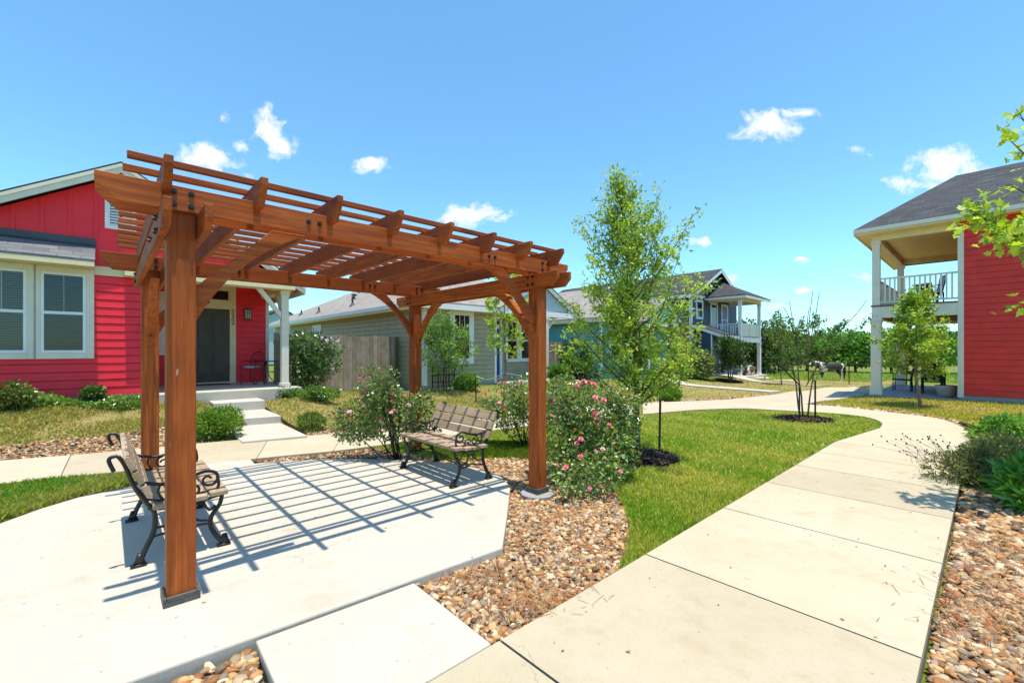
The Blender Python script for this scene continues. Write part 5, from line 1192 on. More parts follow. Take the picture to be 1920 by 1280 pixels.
# lawns' grass
GB = dict(); OAK = gp(1195,858); MYR = gp(1508,787)
blades('grass', LAWN, 240000, .025, .066, .0035, ((.22,.38,.03),(.46,.46,.07),(.64,.54,.20)), 'bright green lawn between the gravel bed and the curving path', 0, 1.0, 4.2, ((*OAK,.62),(*MYR,.62)))
blades('grass', LAWN_L, 60000, .03, .06, .004, ((.40,.34,.10),(.54,.43,.19),(.22,.30,.04)), 'dry tan lawn in front of the red cottage', 0, .9, 6)
blades('grass', LAWN_M, 80000, .03, .06, .004, ((.33,.33,.08),(.52,.43,.17),(.56,.46,.20)), 'half dry lawn in front of the olive house', 0, .9, 7)
blades('grass', LAWN_F, 40000, .04, .07, .004, ((.34,.40,.05),(.52,.44,.11)), 'sunlit lawn in front of the teal and blue houses', 0, .8, 9)
blades('grass', LAWN_R, 90000, .035, .07, .004, ((.34,.38,.045),(.52,.43,.10),(.60,.46,.13)), 'yellow green lawn beside the dark red house', 0, .8, 8)
blades('grass', WEEDS, 30000, .03, .10, .0035, ((.15,.34,.03),(.36,.38,.08),(.55,.46,.2)), 'strip of green grass and weeds between pad and front walk', 0, 1.4, 5)
FIELD = PXY([(1420,712),(1700,712),(1850,720)])+[(46,34),(30,42),(18,40),(16.5,27)]
blades('grass', FIELD, 60000, .10, .38, .012, ((.17,.42,.025),(.36,.44,.08),(.48,.42,.18)), 'tall green pasture grass round the horse', -.05, .4, 16)
RB = gp(880,838)
blades('grass', PXY([(820,862),(930,858),(1010,862),(1010,835),(930,832),(800,838)]), 9000, .05, .10, .004, ((.10,.22,.015),(.17,.23,.03)), 'bright tuft of grass seen under the far bench', 0, 1, 8)
# dry needles and clippings on the stones
def litter(name, cx, cy, r, n, label):
    P = np.stack([cx+rng.normal(0,r*2,n), cy+rng.normal(0,r*1.3,n)], 1); z = H(P[:,0],P[:,1])+.02+rng.random(n)*.03
    a = rng.random(n)*6.283; l = rng.uniform(.03,.08,n); d = np.stack([np.cos(a),np.sin(a),rng.normal(0,.25,n)],1)*l[:,None]; s_ = np.stack([-np.sin(a),np.cos(a),np.zeros(n)],1)*.0016
    c = np.stack([P[:,0],P[:,1],z],1); v = np.stack([c-d-s_,c+d-s_,c+d+s_,c-d+s_],1).reshape(-1,3); f = np.arange(4*n).reshape(n,4)
    _props(npmesh(name, v, f, 'mulch_chip', None, np.array([(.42,.21,.09)])*rng.uniform(.5,1.3,(n,1))), label, 'dry needles', None, 'stuff')
for (px_, py_, r_) in ((905,1085,.07),(1030,1130,.10),(1010,1145,.06)): litter('dry_needles', *gp(px_,py_), r_, 110, 'scatter of rust coloured dry needles on the centre gravel')
for (px_, py_, r_) in ((1850,1110,.14),(1815,1160,.12),(1880,1040,.14)): litter('dry_needles', *gp(px_,py_), r_, 160, 'scatter of dry needles on the right hand gravel bed')

mulch(*OAK, .60, .60, 'dark bark mulch ring at the foot of the young oak'); mulch(*MYR, .62, .60, 'dark bark mulch ring at the foot of the thin crape myrtle')

# the young oak by the lawn
def env_oak(t):
    return float(np.interp(t, [.1,.2,.32,.45,.6,.75,.88,1.0], [.80,1.15,1.15,1.0,.78,.46,.24,.05]))
tree('oak_tree', 'tall young oak with loose bright leaves standing in a mulch ring on the lawn', 'tree', *OAK, 4.05, .062, env_oak, .205, 70, (22,66), 14, 22, .0215, (.50,.60,.07), (.15,.28,.03), 'bark', None, 'leaf', 1.35, .30, seed=5, spread=.075, upw=.07, taper=1.85, leafstart=.12)
# stakes of the oak
for px_, py_, d_, ht_, lb in ((1236,852,None,1.26,'leaning wooden stake right of the young oak'),):
    x, y = gp(px_, py_); m = MB(); m.tube([(0,0,-.1),(.03,.02,ht_)], .018, 8); o = m.build('tree_stake', 'stake_green', None); o.location = (x, y, h(x,y)); _props(o, lb, 'stake', 'stakes round young trees')
x, y = OAK[0]-.36, OAK[1]+.2; m = MB(); m.tube([(0,0,-.1),(.0,.02,1.05)], .016, 8); o = m.build('tree_stake', 'stake_green', None); o.location = (x, y, h(x,y)); _props(o, 'upright wooden stake left of the young oak behind the roses', 'stake', 'stakes round young trees')

# the thin crape myrtle in the lawn
def env_m(t): return float(np.interp(t, [0,.35,.55,.8,1], [.15,.5,.85,.7,.35]))
my = tree('crape_myrtle', 'sparse crape myrtle with bare top shoots standing in mulch inside the path bend', 'tree', *MYR, 2.45, .024, env_m, .42, 8, (32,54), 7, 17, .024, (.12,.19,.035), (.035,.085,.018), 'bark', None, 'leaf', 1.2, .24, stems=3, seed=9, br=.55)
mb = MB()
for dx, dz, b_ in ((-.28,2.75,.1),(-.55,2.6,-.1),(.32,3.0,.18),(.42,2.95,.1),(1.25,2.75,-.25),(.15,2.6,.05)):
    mb.tube(crv([(dx*.12,0,1.3),(dx*.35,b_*.3,1.75),(dx*.75,b_,2.35),(dx,b_,dz)]), [.013-.008*i/22 for i in range(23)][:len(crv([(dx*.12,0,1.3),(dx*.35,b_*.3,1.75),(dx*.75,b_,2.35),(dx,b_,dz)]))], 5)
mb.build('bare_shoot', 'bark', my, smooth=True)
P = []
for i in range(260): t_ = rng.random(); P.append((.35+1.15*t_+rng.normal(0,.03), -.1+rng.normal(0,.05), 1.45+.95*t_+rng.normal(0,.045)))
leaves('crown', np.array(P), .022, 'leaf', my, (.12,.19,.035), (.035,.085,.018), None, 1.3)
mb = MB(); mb.tube([(.05,0,.8),(.4,-.08,1.5),(1.52,-.1,2.42)], [.012,.009,.003], 6); mb.build('limb', 'bark', my, smooth=True)
for dx, ht_, lx, lb in ((-.19,1.35,-.55,'left black stake leaning from the crape myrtle mulch'),(.17,.92,0,'short dark stake right of the crape myrtle stems')):
    m = MB(); m.tube([(0,0,-.1),(0,0,.82),(lx,0,ht_)], .017, 8) if lx else m.tube([(0,0,-.1),(0,0,ht_)], .019, 8)
    o = m.build('tree_stake', 'stake_black', None); o.location = (MYR[0]+dx, MYR[1]-.12, h(*MYR)); _props(o, lb, 'stake', 'stakes round young trees')

# maple before the right house
def env_r(t): return float(np.interp(t, [.2,.3,.45,.65,.85,1], [.62,.95,.86,.60,.34,.10]))
MR = gp(1727,764)
tree('maple_tree', 'rounded young maple with yellow green leaves before the dark red house', 'tree', *MR, 2.95, .045, env_r, .27, 36, (6,62), 10, 20, .040, (.44,.54,.07), (.12,.24,.03), 'bark_pale', None, 'leaf', 1.0, .34, seed=21, spread=.10)
# sapling before the olive house door
SP_ = gpxd(944, 12.0)
def env_s(t): return float(np.interp(t, [.3,.45,.7,.9,1], [.6,.85,.75,.55,.15]))
tree('sapling', 'slender pale trunked sapling with big lime leaves before the blue door', 'tree', *SP_, 3.75, .04, env_s, .34, 17, (10,45), 6, 11, .062, (.44,.54,.05), (.17,.30,.03), 'bark_pale', None, 'leaf', .95, .3, seed=3, spread=.12)
for px_, lb in ((893,'left black guy stake of the sapling, tied with pale rope'),(976,'right black guy stake of the sapling beside the pergola post')):
    x, y = gpxd(px_, 12.1); m = MB(); m.tube([(0,0,-.15),(-.03 if px_<900 else .03,0,.78)], .018, 8); o = m.build('tree_stake', 'stake_black', None); o.location = (x, y, h(x,y)); _props(o, lb, 'stake', 'guy stakes of the sapling')
xa, ya = gpxd(892, 12.1); xb, yb = gpxd(977, 12.1); zt_ = h(xa, ya)
m = MB(); pts = [(0,0,.74)]+[( (SP_[0]-xa)*t, (SP_[1]-ya)*t, .74-.12*math.sin(3.14*t)+.10*t) for t in (.2,.4,.6,.8,1)]+[((SP_[0]-xa)+(xb-SP_[0])*t, (SP_[1]-ya)+(yb-SP_[1])*t, .84-.08*t) for t in (.5,1)]
m.tube(pts, .010, 6); o = m.build('guy_rope', 'rope', None); o.location = (xa, ya, zt_); _props(o, 'pale rope tying the sapling to its two black stakes', 'rope')
# crape myrtle under the olive house window
cm = gpxd(838, 13.6)
tree('crape_myrtle', 'leafy multi stemmed crape myrtle before the white framed olive house window', 'tree', *cm, 2.15, .024, lambda t: float(np.interp(t,[0,.3,.6,1],[.25,.75,.7,.2])), .25, 13, (25,60), 8, 16, .030, (.26,.40,.08), (.07,.17,.035), 'bark', None, 'leaf', 1.25, .3, stems=4, seed=31, spread=.1)
# big crape myrtle by the fence with a few pink blooms
cf = gpxd(583, 12.6)
t, l2 = bush('crape_myrtle', 'big dark leaved crape myrtle with a few lilac blooms against the grey fence', 'shrub', *cf, [(0,0,1.25,.62,.5,.55),(-.35,0,.85,.5,.45,.5),(.35,0,.95,.45,.4,.45),(-.2,.1,1.45,.45,.4,.40),(.62,0,1.38,.28,.25,.22),(0,-.1,.6,.5,.4,.35)], 3900, .042, (.16,.27,.06), (.025,.075,.02), None, 'glossy_leaf', 1.2, 14, 'bark', None, .5, .3, None, .35, .016)
for k in range(4):
    mb = MB(); a = np.array([(.62+rng.normal(0,.10)) if k < 5 else .35+rng.normal(0,.12), -.2+rng.normal(0,.06), (1.62 if k < 5 else 1.4)+rng.normal(0,.07)])
    for j in range(9): mb.add([tuple(a+rng.normal(0,.03,3)) for _ in range(4)], [(0,1,2,3)], 0, (.78,.55,.66))
    mb.build('flower', 'petal', t, recalc=False)

# roses
rb1 = gp(752,868)
rose_bush('rose bush with arching dark stems at left of the far pergola post', rb1[0]-.05, rb1[1]+.05, [(-.55,0,.62,.34,.32,.30),(-.15,0,.72,.40,.36,.38),(.22,.1,.62,.34,.3,.36),(-.40,0,1.14,.20,.18,.22),(-.62,-.05,.45,.30,.25,.16),(-.25,-.02,.95,.24,.22,.22)], 6400, 24, 16)
rb2 = gp(985,846)
rose_bush('rose bush behind the far bench, left of the right pergola post', rb2[0], rb2[1]+.25, [(-.25,0,.72,.38,.34,.36),(.10,.05,.80,.38,.34,.42),(-.05,0,.42,.34,.3,.30),(.42,.1,.70,.30,.3,.34),(-.55,.1,.55,.22,.2,.22)], 5000, 17, 12)
rb3 = gp(1110,905)
rose_bush('largest rose bush, sprawling over the gravel right of the nearest right post', rb3[0]-.20, rb3[1]+.12, [(-.15,.1,.92,.38,.36,.34),(.22,.1,.80,.42,.36,.40),(.48,.05,.60,.30,.32,.38),(.0,0,.50,.42,.36,.38),(.60,0,.98,.20,.20,.22),(-.05,-.25,.24,.38,.26,.20),(.38,-.12,.40,.38,.3,.30),(-.06,-.66,.20,.28,.24,.20),(.22,-.52,.26,.28,.26,.23),(.70,.05,.80,.16,.16,.20)], 9800, 38, 18)
rbw = gp(745,905)

# shrubs
x, y = gp(400,826); bush('shrub', 'feathery bright green shrub beside the concrete steps', 'shrub', x, y+.1, [(0,0,.26,.40,.34,.24),(.12,0,.36,.28,.25,.20),(-.2,0,.22,.26,.25,.2)], 4200, .018, (.20,.32,.03), (.07,.16,.02), None, 'leaf', 1.9, 10, up=.1, droop=-.4, clump=.4)
x, y = gp(582,808); bush('shrub', 'small wispy green clump on the dry lawn right of the steps', 'shrub', x, y+.05, [(0,0,.16,.24,.2,.16)], 900, .016, (.17,.26,.04), (.08,.15,.03), None, 'leaf', 2.6, 6, up=.1, droop=-.8)
for px_, d_, sc_, lb in ((533,11.2,.75,'small round dark shrub at the foot of the porch post'),(592,11.0,1.0,'low spreading dark shrub left end of the grey fence')):
    x, y = gpxd(px_, d_); bush('shrub', lb, 'shrub', x, y, [(0,0,.18*sc_,.34*sc_,.3,.18*sc_),(.3*sc_,0,.16*sc_,.28*sc_,.25,.15*sc_)], 1500, .03, (.18,.32,.04), (.035,.10,.02), 'low shrubs by the porch', 'glossy_leaf', 1.1, 5, clump=.4)
# ground cover along the red house and two clipped shrubs
GC = UVXY([(-5,9.0),(.35,9.0),(.35,8.45),(-1.2,8.3),(-5,8.25)])
Pg = sample(GC, 13000); e_ = np.stack([Pg[:,0], Pg[:,1], H(Pg[:,0],Pg[:,1])+rng.random(len(Pg))**.6*.17*(1+.5*np.sin(Pg[:,0]*4+Pg[:,1]*3))], 1)
_props(leaves('ground_cover', e_, .026, 'glossy_leaf', None, (.24,.38,.05), (.05,.14,.025), None, 1.0), 'low green ground cover along the foot of the red cottage', 'ground cover', None, 'stuff')
for px_, sc_, lb in ((30,1.1,'rounded shrub with orange tinged leaves below the cottage windows'),(175,.8,'small upright dark green shrub beside the sunlit siding')):
    x, y = gpxd(px_, 8.75 if sc_ < 1 else 7.75); bush('shrub', lb, 'shrub', x, y, [(0,0,.26*sc_,.2*sc_,.2,.22*sc_)]+([(.16,0,.30,.16,.16,.16),(-.2,0,.15,.2,.2,.14)] if sc_ > 1 else []), 900, .03, (.11,.22,.03), (.02,.075,.015), 'shrubs under the cottage windows', 'glossy_leaf', 1.1, 5, odd=((.30,.15,.04), .14) if sc_ > 1 else None, clump=.4)
x, y = gpxd(875, 14.2); bush('shrub', 'small bright green shrub left of the sapling by the olive house', 'shrub', x, y, [(0,0,.25,.38,.3,.25)], 900, .04, (.17,.33,.03), (.05,.14,.02), None, 'leaf', 1.5, 5, clump=.4)
x, y = gpxd(1078, 17.5); bush('shrub', 'large dark shrub behind the oak by the right fence', 'shrub', x, y, [(0,0,1.0,.65,.5,.75),(.3,0,.6,.6,.5,.55),(-.3,0,.5,.4,.4,.4)], 2600, .06, (.07,.135,.03), (.014,.042,.012), None, 'glossy_leaf', 1.1, 8, clump=.35)
x, y = gp(1255,752); bush('shrub', 'fine leaved bright green clump at the edge of the cross path', 'shrub', x, y, [(0,0,.22,.32,.28,.24)], 1700, .022, (.17,.31,.03), (.07,.17,.02), None, 'leaf', 2.6, 6, up=.1, droop=-.9)
for px_, d_, sc_, ca_, lb in ((1262,23.0,.9,(.36,.40,.22),'pale variegated shrub by the teal house path'),(1306,24.0,1.35,(.40,.44,.18),'larger pale green shrub at the corner of the blue house')):
    x, y = gpxd(px_, d_); bush('shrub', lb, 'shrub', x, y, [(0,0,.5*sc_,.75*sc_,.6,.5*sc_),(.2,0,.75*sc_,.45*sc_,.4,.35*sc_)], 2000, .075, ca_, (.05,.11,.03), 'pale shrubs by the blue house', 'leaf', 1.2, 6, clump=.35)
x, y = gp(1272,742); tree('sapling', 'small leaning sapling with reddish tinted leaves before the teal house', 'tree', x, y, 2.3, .035, lambda t: float(np.interp(t,[.3,.6,1],[.45,.6,.3])), .42, 12, (15,50), 5, 12, .05, (.34,.36,.05), (.14,.19,.03), 'bark_dark', None, 'leaf', 1.1, .3, seed=14, odd=((.33,.16,.05), .15), spread=.12)
x, y = gpxd(1369, 24.0); tree('crape_myrtle', 'small dark vase shaped tree before the blue house porch', 'tree', x, y, 2.3, .035, lambda t: float(np.interp(t,[0,.3,.7,1],[.2,.8,.85,.3])), .28, 12, (25,60), 6, 16, .055, (.08,.15,.03), (.02,.055,.015), 'bark', None, 'leaf', 1.1, .35, stems=4, seed=17, spread=.14)
mulch(x, y, .7, .6, 'dark mulch ring below the small tree at the blue house')
x, y = gpxd(1465, 22.5); tree('sapling', 'thin straight sapling with light leaves near the pasture fence', 'tree', x, y, 3.4, .032, lambda t: float(np.interp(t,[.3,.55,1],[.5,.8,.25])), .36, 16, (15,50), 5, 10, .055, (.24,.33,.06), (.09,.17,.03), 'bark', None, 'leaf', 1.1, .35, seed=19, spread=.14)
# right foreground plants
x, y = gp(1905,832); bush('shrub', 'leafy fresh green shrub in the gravel below the right lawn', 'shrub', x, y+.2, [(0,0,.22,.26,.26,.22),(-.22,.1,.13,.18,.2,.12),(.25,.1,.22,.26,.26,.22)], 2000, .026, (.24,.44,.05), (.05,.16,.03), None, 'leaf', 1.8, 8, clump=.4)
x, y = gp(1845,915); DX, DY = x, y
t, l2 = bush('daisy_bush', 'straggly dark bush with yellow daisies leaning over the path edge', 'bush', x+.05, y+.1, [(0,0,.20,.34,.30,.19),(.35,.15,.26,.36,.32,.24),(-.28,.05,.18,.28,.26,.17),(.7,.35,.26,.40,.36,.25),(.15,-.05,.3,.28,.26,.22)], 7600, .0135, (.24,.28,.08), (.05,.085,.025), None, 'leaf', 2.2, 12, clump=.4, up=.2, droop=-.3, odd=((.20,.13,.07), .10))
mb = MB(); sd = MB()
for k in range(70):
    a = rng.uniform(0,6.283); e = np.array([-.18+rng.normal(0,.22), rng.normal(0,.2), 0]); q = np.array([e[0]-abs(rng.normal(.25,.14)), e[1]+rng.normal(0,.16), rng.uniform(.30,.56)]); e[2] = .2
    mb.tube([e, (e+q)/2+np.array([0,0,.04]), q], [.002,.0016,.0012], 4, cap=False); sd.lathe([(.002,q[2]-.006),(.010,q[2]+.002),(.008,q[2]+.012),(.001,q[2]+.014)], q[0], q[1], 6)
mb.build('flower_stalk', 'bark', t); sd.build('seed_head', 'bark_dark', t)['kind'] = 'stuff'
def daisy(t, p, r, nrm=(0,-.5,1)):
    mb = MB(); n_ = unit(np.array(nrm)+rng.normal(0,.25,3)); a = unit(np.cross(n_, [1,0,0])); b = np.cross(n_, a); p = np.array(p)
    for i in range(8):
        th = 6.283*i/8; e = a*math.cos(th)+b*math.sin(th); s_ = -a*math.sin(th)+b*math.cos(th)
        mb.add([p, p+e*r*.6-s_*r*.3+n_*r*.1, p+e*r, p+e*r*.6+s_*r*.3+n_*r*.1], [(0,1,2,3)], 0, (.85,.42,.02))
    q = p+n_*r*.12; mb.add([tuple(q+(a*math.cos(6.283*i/6)+b*math.sin(6.283*i/6))*r*.26) for i in range(6)], [tuple(range(6))], 0, (.45,.2,.02)); mb.build('flower', 'petal', t, recalc=False)
for k in range(22):
    l = l2[rng.integers(0, len(l2))]; d = unit(rng.normal(size=3)*[1,.6,1]+np.array([0,-.7,.3])); daisy(t, (l[0]+d[0]*l[3]*1.05, l[1]+d[1]*l[4]*1.05, max(.05, l[2]+d[2]*l[5]*1.05)), rng.uniform(.022,.032))
x, y = gp(1925,965); bush('shrub', 'glossy upright green shrub with strap leaves at the right edge', 'shrub', x+.19, y+.1, [(0,0,.24,.26,.26,.24),(.2,0,.32,.26,.25,.22),(-.10,-.05,.13,.16,.18,.12)], 1500, .026, (.17,.42,.045), (.035,.15,.022), None, 'glossy_leaf', 2.6, 10, up=.1, droop=-.6, clump=.35)
x, y = gp(1900,795); wf = sample([gp(1780,800),gp(1920,830),gp(1925,765),gp(1830,770)], 260)
_props(leaves('wildflowers', np.stack([wf[:,0],wf[:,1],H(wf[:,0],wf[:,1])+.06+rng.random(260)*.06],1), .016, 'petal', None, (.75,.42,.02), (.65,.30,.02), None, .8), 'scattered tiny orange wildflowers in the right lawn', 'wildflowers', None, 'stuff')

# the big tree just outside the right edge, whose boughs reach into view
BT = (5.75, 4.3); zb_ = h(*BT)
bt = thing('maple_tree', 'near leafy boughs with lobed lime leaves reaching in from the right edge', 'tree', (*BT, zb_))
mb = MB(); tk = wobble((0,0,-.1), (.02,.0,1), 4.3, 10, .05, .04); mb.tube(tk, [.075*(1-.94*(i/10)**.8) for i in range(11)], 10)
LP, LO = [], []
def bough(a, b, r, nt, nl):
    a, b = np.array(a, float), np.array(b, float); m_ = (a+b)/2+np.array([0,0,.12]); pts = crv([a, m_, b], 12); mb.tube(pts, [r*(1-.8*i/(len(pts)-1)) for i in range(len(pts))], 6)
    pa = np.array([p[:] for p in pts]); dv = unit(b-a)
    for k in range(nt):
        i = min(int((.3+.7*(k+rng.random())/nt)*(len(pa)-1)), len(pa)-1); td = unit(dv*.8+rng.normal(0,.6,3)); tp = wobble(pa[i], td, rng.uniform(.10,.26), 3, .15, -.02); mb.tube(tp, [.004,.003,.002,.0015], 4, cap=False)
        q = np.array(tp)[rng.integers(1,4,nl)]+rng.normal(0,.035,(nl,3)); LP.append(q); LO.append(np.repeat(td[None], nl, 0))
def wl_(px_, py_, d_): X_, Y_ = gpxd(px_, d_); return (X_-BT[0], Y_-BT[1], HC+(HOR-py_)/F*d_-zb_)
bough((0,0,2.2), wl_(1822,402,4.2), .022, 44, 7); bough((0,0,2.3), wl_(1878,440,4.0), .018, 30, 6); bough((0,0,2.5), wl_(1885,255,4.3), .016, 16, 5); bough((0,0,2.5), wl_(1905,205,4.4), .016, 8, 4)
bough((0,0,2.4), wl_(1892,345,4.2), .016, 9, 4); bough((0,0,1.6), wl_(1908,560,4.0), .014, 6, 4); bough((0,0,2.9), (.5,.6,3.6), .03, 16, 6); bough((0,0,2.6), (1.0,-.3,3.3), .03, 16, 6); bough((0,0,2.4), (.9,.7,3.0), .03, 30, 7)
for k in range(12):
    a_ = k*2.4; z_ = 1.9+.19*k; q_ = tk[min(10, int((z_+.1)/.43))]; r_ = 1.15-.07*k
    if math.cos(a_) < -.2: r_ *= .42
    bough((q_[0],q_[1],z_), (q_[0]+r_*math.cos(a_), q_[1]+r_*math.sin(a_), z_+.55), .016, 16, 6)
mb.build('trunk', 'bark', bt, smooth=True)
def lobed(name, P, D, size, parent, ca, cb):
    """five-pointed leaves"""
    n = len(P); d = unit(np.array(D)*.5+rng.normal(0,.6,(n,3))-np.array([0,0,.25])); nr = rng.normal(0,.6,(n,3)); nr[:,2] += 1; nr = unit(nr-d*(nr*d).sum(1)[:,None]); sd = np.cross(d, nr); s = size*rng.uniform(.7,1.25,(n,1))
    prof = [(0,0),(.25,.42),(.15,.95),(.62,.55),(.85,.85),(1.0,.42),(1.55,0)]; prof += [(a, -b) for a, b in prof[1:-1][::-1]]
    v = np.stack([P+d*s*a+sd*s*b*.75+nr*s*abs(b)*.22 for a, b in prof], 1).reshape(-1,3); k = len(prof); f = np.arange(n*k).reshape(n,k)
    col = np.array(cb)+(np.array(ca)-np.array(cb))*rng.random((n,1)); col *= rng.uniform(.8,1.2,(n,1)); return npmesh(name, v, f, 'leaf', parent, col)
lobed('crown', np.vstack(LP), np.vstack(LO), .052, bt, (.55,.62,.05), (.20,.34,.04))

# pasture trees, hedge and far wood
def crown_tree(label, x, y, ht, wd, ca, cb, n, ls, seed, group, cat='tree', t0=.18):
    global rng; rng = np.random.default_rng(seed); z = h(x, y)-.05
    t = thing('tree', label, cat, (x, y, z), 0, group); mb = MB(); st = wobble((0,0,-.1), (rng.normal(0,.06),0,1), ht*.6, 6, .06, .05); mb.tube(st, [ht*.032*(1-.1*i) for i in range(7)], 7)
    lumps = []
    for k in range(11):
        a = rng.random()*6.283; rr = wd*.5*rng.uniform(.1,.75); zz = ht*rng.uniform(t0+.18,.86); q = 1-.45*abs(zz/ht-.5)
        lumps.append((rr*math.cos(a)*q, rr*math.sin(a)*q, zz, wd*rng.uniform(.16,.30), wd*rng.uniform(.16,.30), ht*rng.uniform(.10,.19))); e = np.array(lumps[-1][:3]); mb.tube([st[3], (np.array(st[4])+e)/2, e], [ht*.014, ht*.009, ht*.004], 5)
    sub = []
    for l in lumps:
        for _ in range(6):
            d = unit(rng.normal(size=3)); s_ = rng.uniform(.3,.5); sub.append((l[0]+d[0]*l[3]*.85, l[1]+d[1]*l[4]*.85, l[2]+d[2]*l[5]*.85, l[3]*s_, l[4]*s_, l[5]*s_))
    mb.build('trunk', 'bark_dark', t, smooth=True); P, D = blob_pts(lumps+sub, n, .6); k = P[:,2] > .15
    leaves('crown', P[k], ls, 'leaf', t, ca, cb, D[k], 1.1, .2, (0,0,0), .5+.4*np.sin(P[k][:,0]*1.7+P[k][:,2]*2.1)*np.cos(P[k][:,1]*1.9), .6); return t
fr_ = [(1440,46,4.6,5),(1478,52,5.6,6),(1512,58,6.2,6.5),(1545,47,4.8,5.5),(1572,50,5.3,6),(1604,55,6.0,6.5),(1640,44,5.0,5.5),(1672,52,6.0,6.5),(1700,47,5.5,6),(1735,45,5.2,6),(1770,48,5.8,6.5),(1810,50,6.0,6.5),(1422,60,6.2,6),(1590,75,7.6,8),(1500,80,7.6,8),(1660,78,7.8,8),(1740,80,8.2,8),(1462,75,7.0,7),(1555,85,8.2,8)]
kinds = [('mid green rounded pasture tree in the tree line beyond the horse', (.16,.33,.035), (.035,.12,.018)), ('dark green broad tree in the tree line beyond the pasture', (.11,.25,.03), (.02,.085,.014)), ('yellow green loose tree in the tree line beyond the pasture', (.26,.40,.05), (.07,.17,.022))]
for i, (px_, d_, ht_, wd_) in enumerate(fr_):
    x, y = gpxd(px_, d_); k = kinds[i%3]; crown_tree(k[0], x, y, ht_*.84, wd_*1.25, k[1], k[2], 2600, .17 if d_ < 60 else .22, 100+i, 'trees beyond the pasture: '+k[0].split(' ')[0])
x, y = gpxd(1398, 36); crown_tree('dark bushy cedar right behind the blue house porch', x, y, 4.6, 4.2, (.055,.10,.018), (.012,.032,.008), 3600, .12, 140, None, 'tree', .02)
x, y = gpxd(1432, 38); crown_tree('dark cedar at the right of the blue house porch', x, y, 4.2, 3.6, (.05,.105,.02), (.012,.036,.009), 2600, .13, 141, None, 'tree', .02)
rng = np.random.default_rng(77)
n = 26000; ax = rng.uniform(-260, 300, n); ay = rng.uniform(115, 170, n); P = np.stack([ax, ay, H(ax, ay)+rng.random(n)**.7*(4.2+1.5*np.sin(ax*.07)+1.5*np.sin(ax*.19+1)+1.2*np.sin(ax*.43))], 1)
_props(leaves('far_wood', P, .75, 'leaf', None, (.09,.16,.03), (.025,.07,.015), None, 1.0), 'far belt of woodland closing the horizon', 'woodland', None, 'stuff')

# ------------------------------------------------------------------ porch and yard furniture
def bistro_chair(label, u, v, z, rz, cushion=True, group=None):
    p = W(u, v); t = thing('patio_chair', label, 'chair', (p.x, p.y, z), rz, group)
    m = MB()
    for sx in (-.19,.19):
        m.tube(crv([(sx,-.20,0),(sx,-.17,.22),(sx*.98,-.19,.43)]), .010, 6); m.tube(crv([(sx,.22,0),(sx,.17,.25),(sx*.95,.18,.44)]), .010, 6)
        m.tube(crv([(sx*1.12,-.16,.44),(sx*1.2,-.16,.60),(sx*1.2,.06,.64),(sx*1.0,.19,.62)]), .009, 6)
    m.build('leg_frame', 'black_iron', t, smooth=True)
    m = MB(); m.lathe([(.02,.425),(.225,.425),(.225,.445),(.02,.445)], 0, 0, 20); m.build('seat', 'black_iron', t)
    if cushion: m = MB(); m.lathe([(.02,.446),(.20,.446),(.225,.465),(.21,.495),(.10,.51),(.01,.512)], 0, 0, 20); m.build('cushion', 'cushion', t, smooth=True)
    m = MB(); m.tube(crv([(-.19,.19,.44),(-.21,.21,.62),(-.16,.24,.82),(0,.26,.90),(.16,.24,.82),(.21,.21,.62),(.19,.19,.44)]), .011, 6)
    for x in (-.12,-.06,0,.06,.12): m.tube(crv([(x,.195,.45),(x*1.25,.215,.62),(x*1.0,.25,.87-abs(x)*.35)]), .005, 5)
    m.tube(spiral(0,.66,.09,.02,0,7,0), .005, 5); m.build('backrest', 'black_iron', t, smooth=True); return t
bistro_chair('black iron porch chair with grey cushion beside the red wall', 2.72, 10.6, .606, TH+R(-50), True, 'porch chairs of number 532')
bistro_chair('black iron porch chair mostly hidden behind the nearest post', 1.22, 10.9, .606, TH+R(30), True, 'porch chairs of number 532')
p = W(2.95, 10.15); t = thing('bistro_table', 'small black round bistro table on the red cottage porch', 'table', (p.x, p.y, .606), 0)
m = MB(); m.lathe([(.01,.63),(.30,.63),(.31,.642),(.30,.655),(.01,.655)], 0, 0, 24); m.build('table_top', 'black_iron', t)
for k in range(4):
    a = k*1.571+.4; m = MB(); m.tube(crv([(.02*math.cos(a),.02*math.sin(a),.63),(.05*math.cos(a),.05*math.sin(a),.35),(.14*math.cos(a),.14*math.sin(a),.14),(.28*math.cos(a),.28*math.sin(a),.005)]), .011, 6); m.build('leg', 'black_iron', t, smooth=True)
p = W(3.32, 9.6); t = thing('hanging_ornament', 'white cloth wind ornament hanging beside the porch post', 'ornament', (p.x, p.y, 0), 0)
m = MB(); m.tube([(0,0,2.4),(0,0,3.12)], .004, 5); m.build('cord', 'rope', t)
m = MB(); m.lathe([(.012,2.44),(.06,2.34),(.085,2.22),(.10,2.16)], 0, 0, 10)
for k in range(6): a = k*1.05; m.hexa([(.08*math.cos(a)-.012,.08*math.sin(a),2.0),(.08*math.cos(a)+.012,.08*math.sin(a),2.0),(.08*math.cos(a)+.012,.08*math.sin(a)+.004,2.0),(.08*math.cos(a)-.012,.08*math.sin(a)+.004,2.0),(.09*math.cos(a)-.016,.09*math.sin(a),2.18),(.09*math.cos(a)+.016,.09*math.sin(a),2.18),(.09*math.cos(a)+.016,.09*math.sin(a)+.004,2.18),(.09*math.cos(a)-.016,.09*math.sin(a)+.004,2.18)])
m.build('streamer', 'white_trim', t)
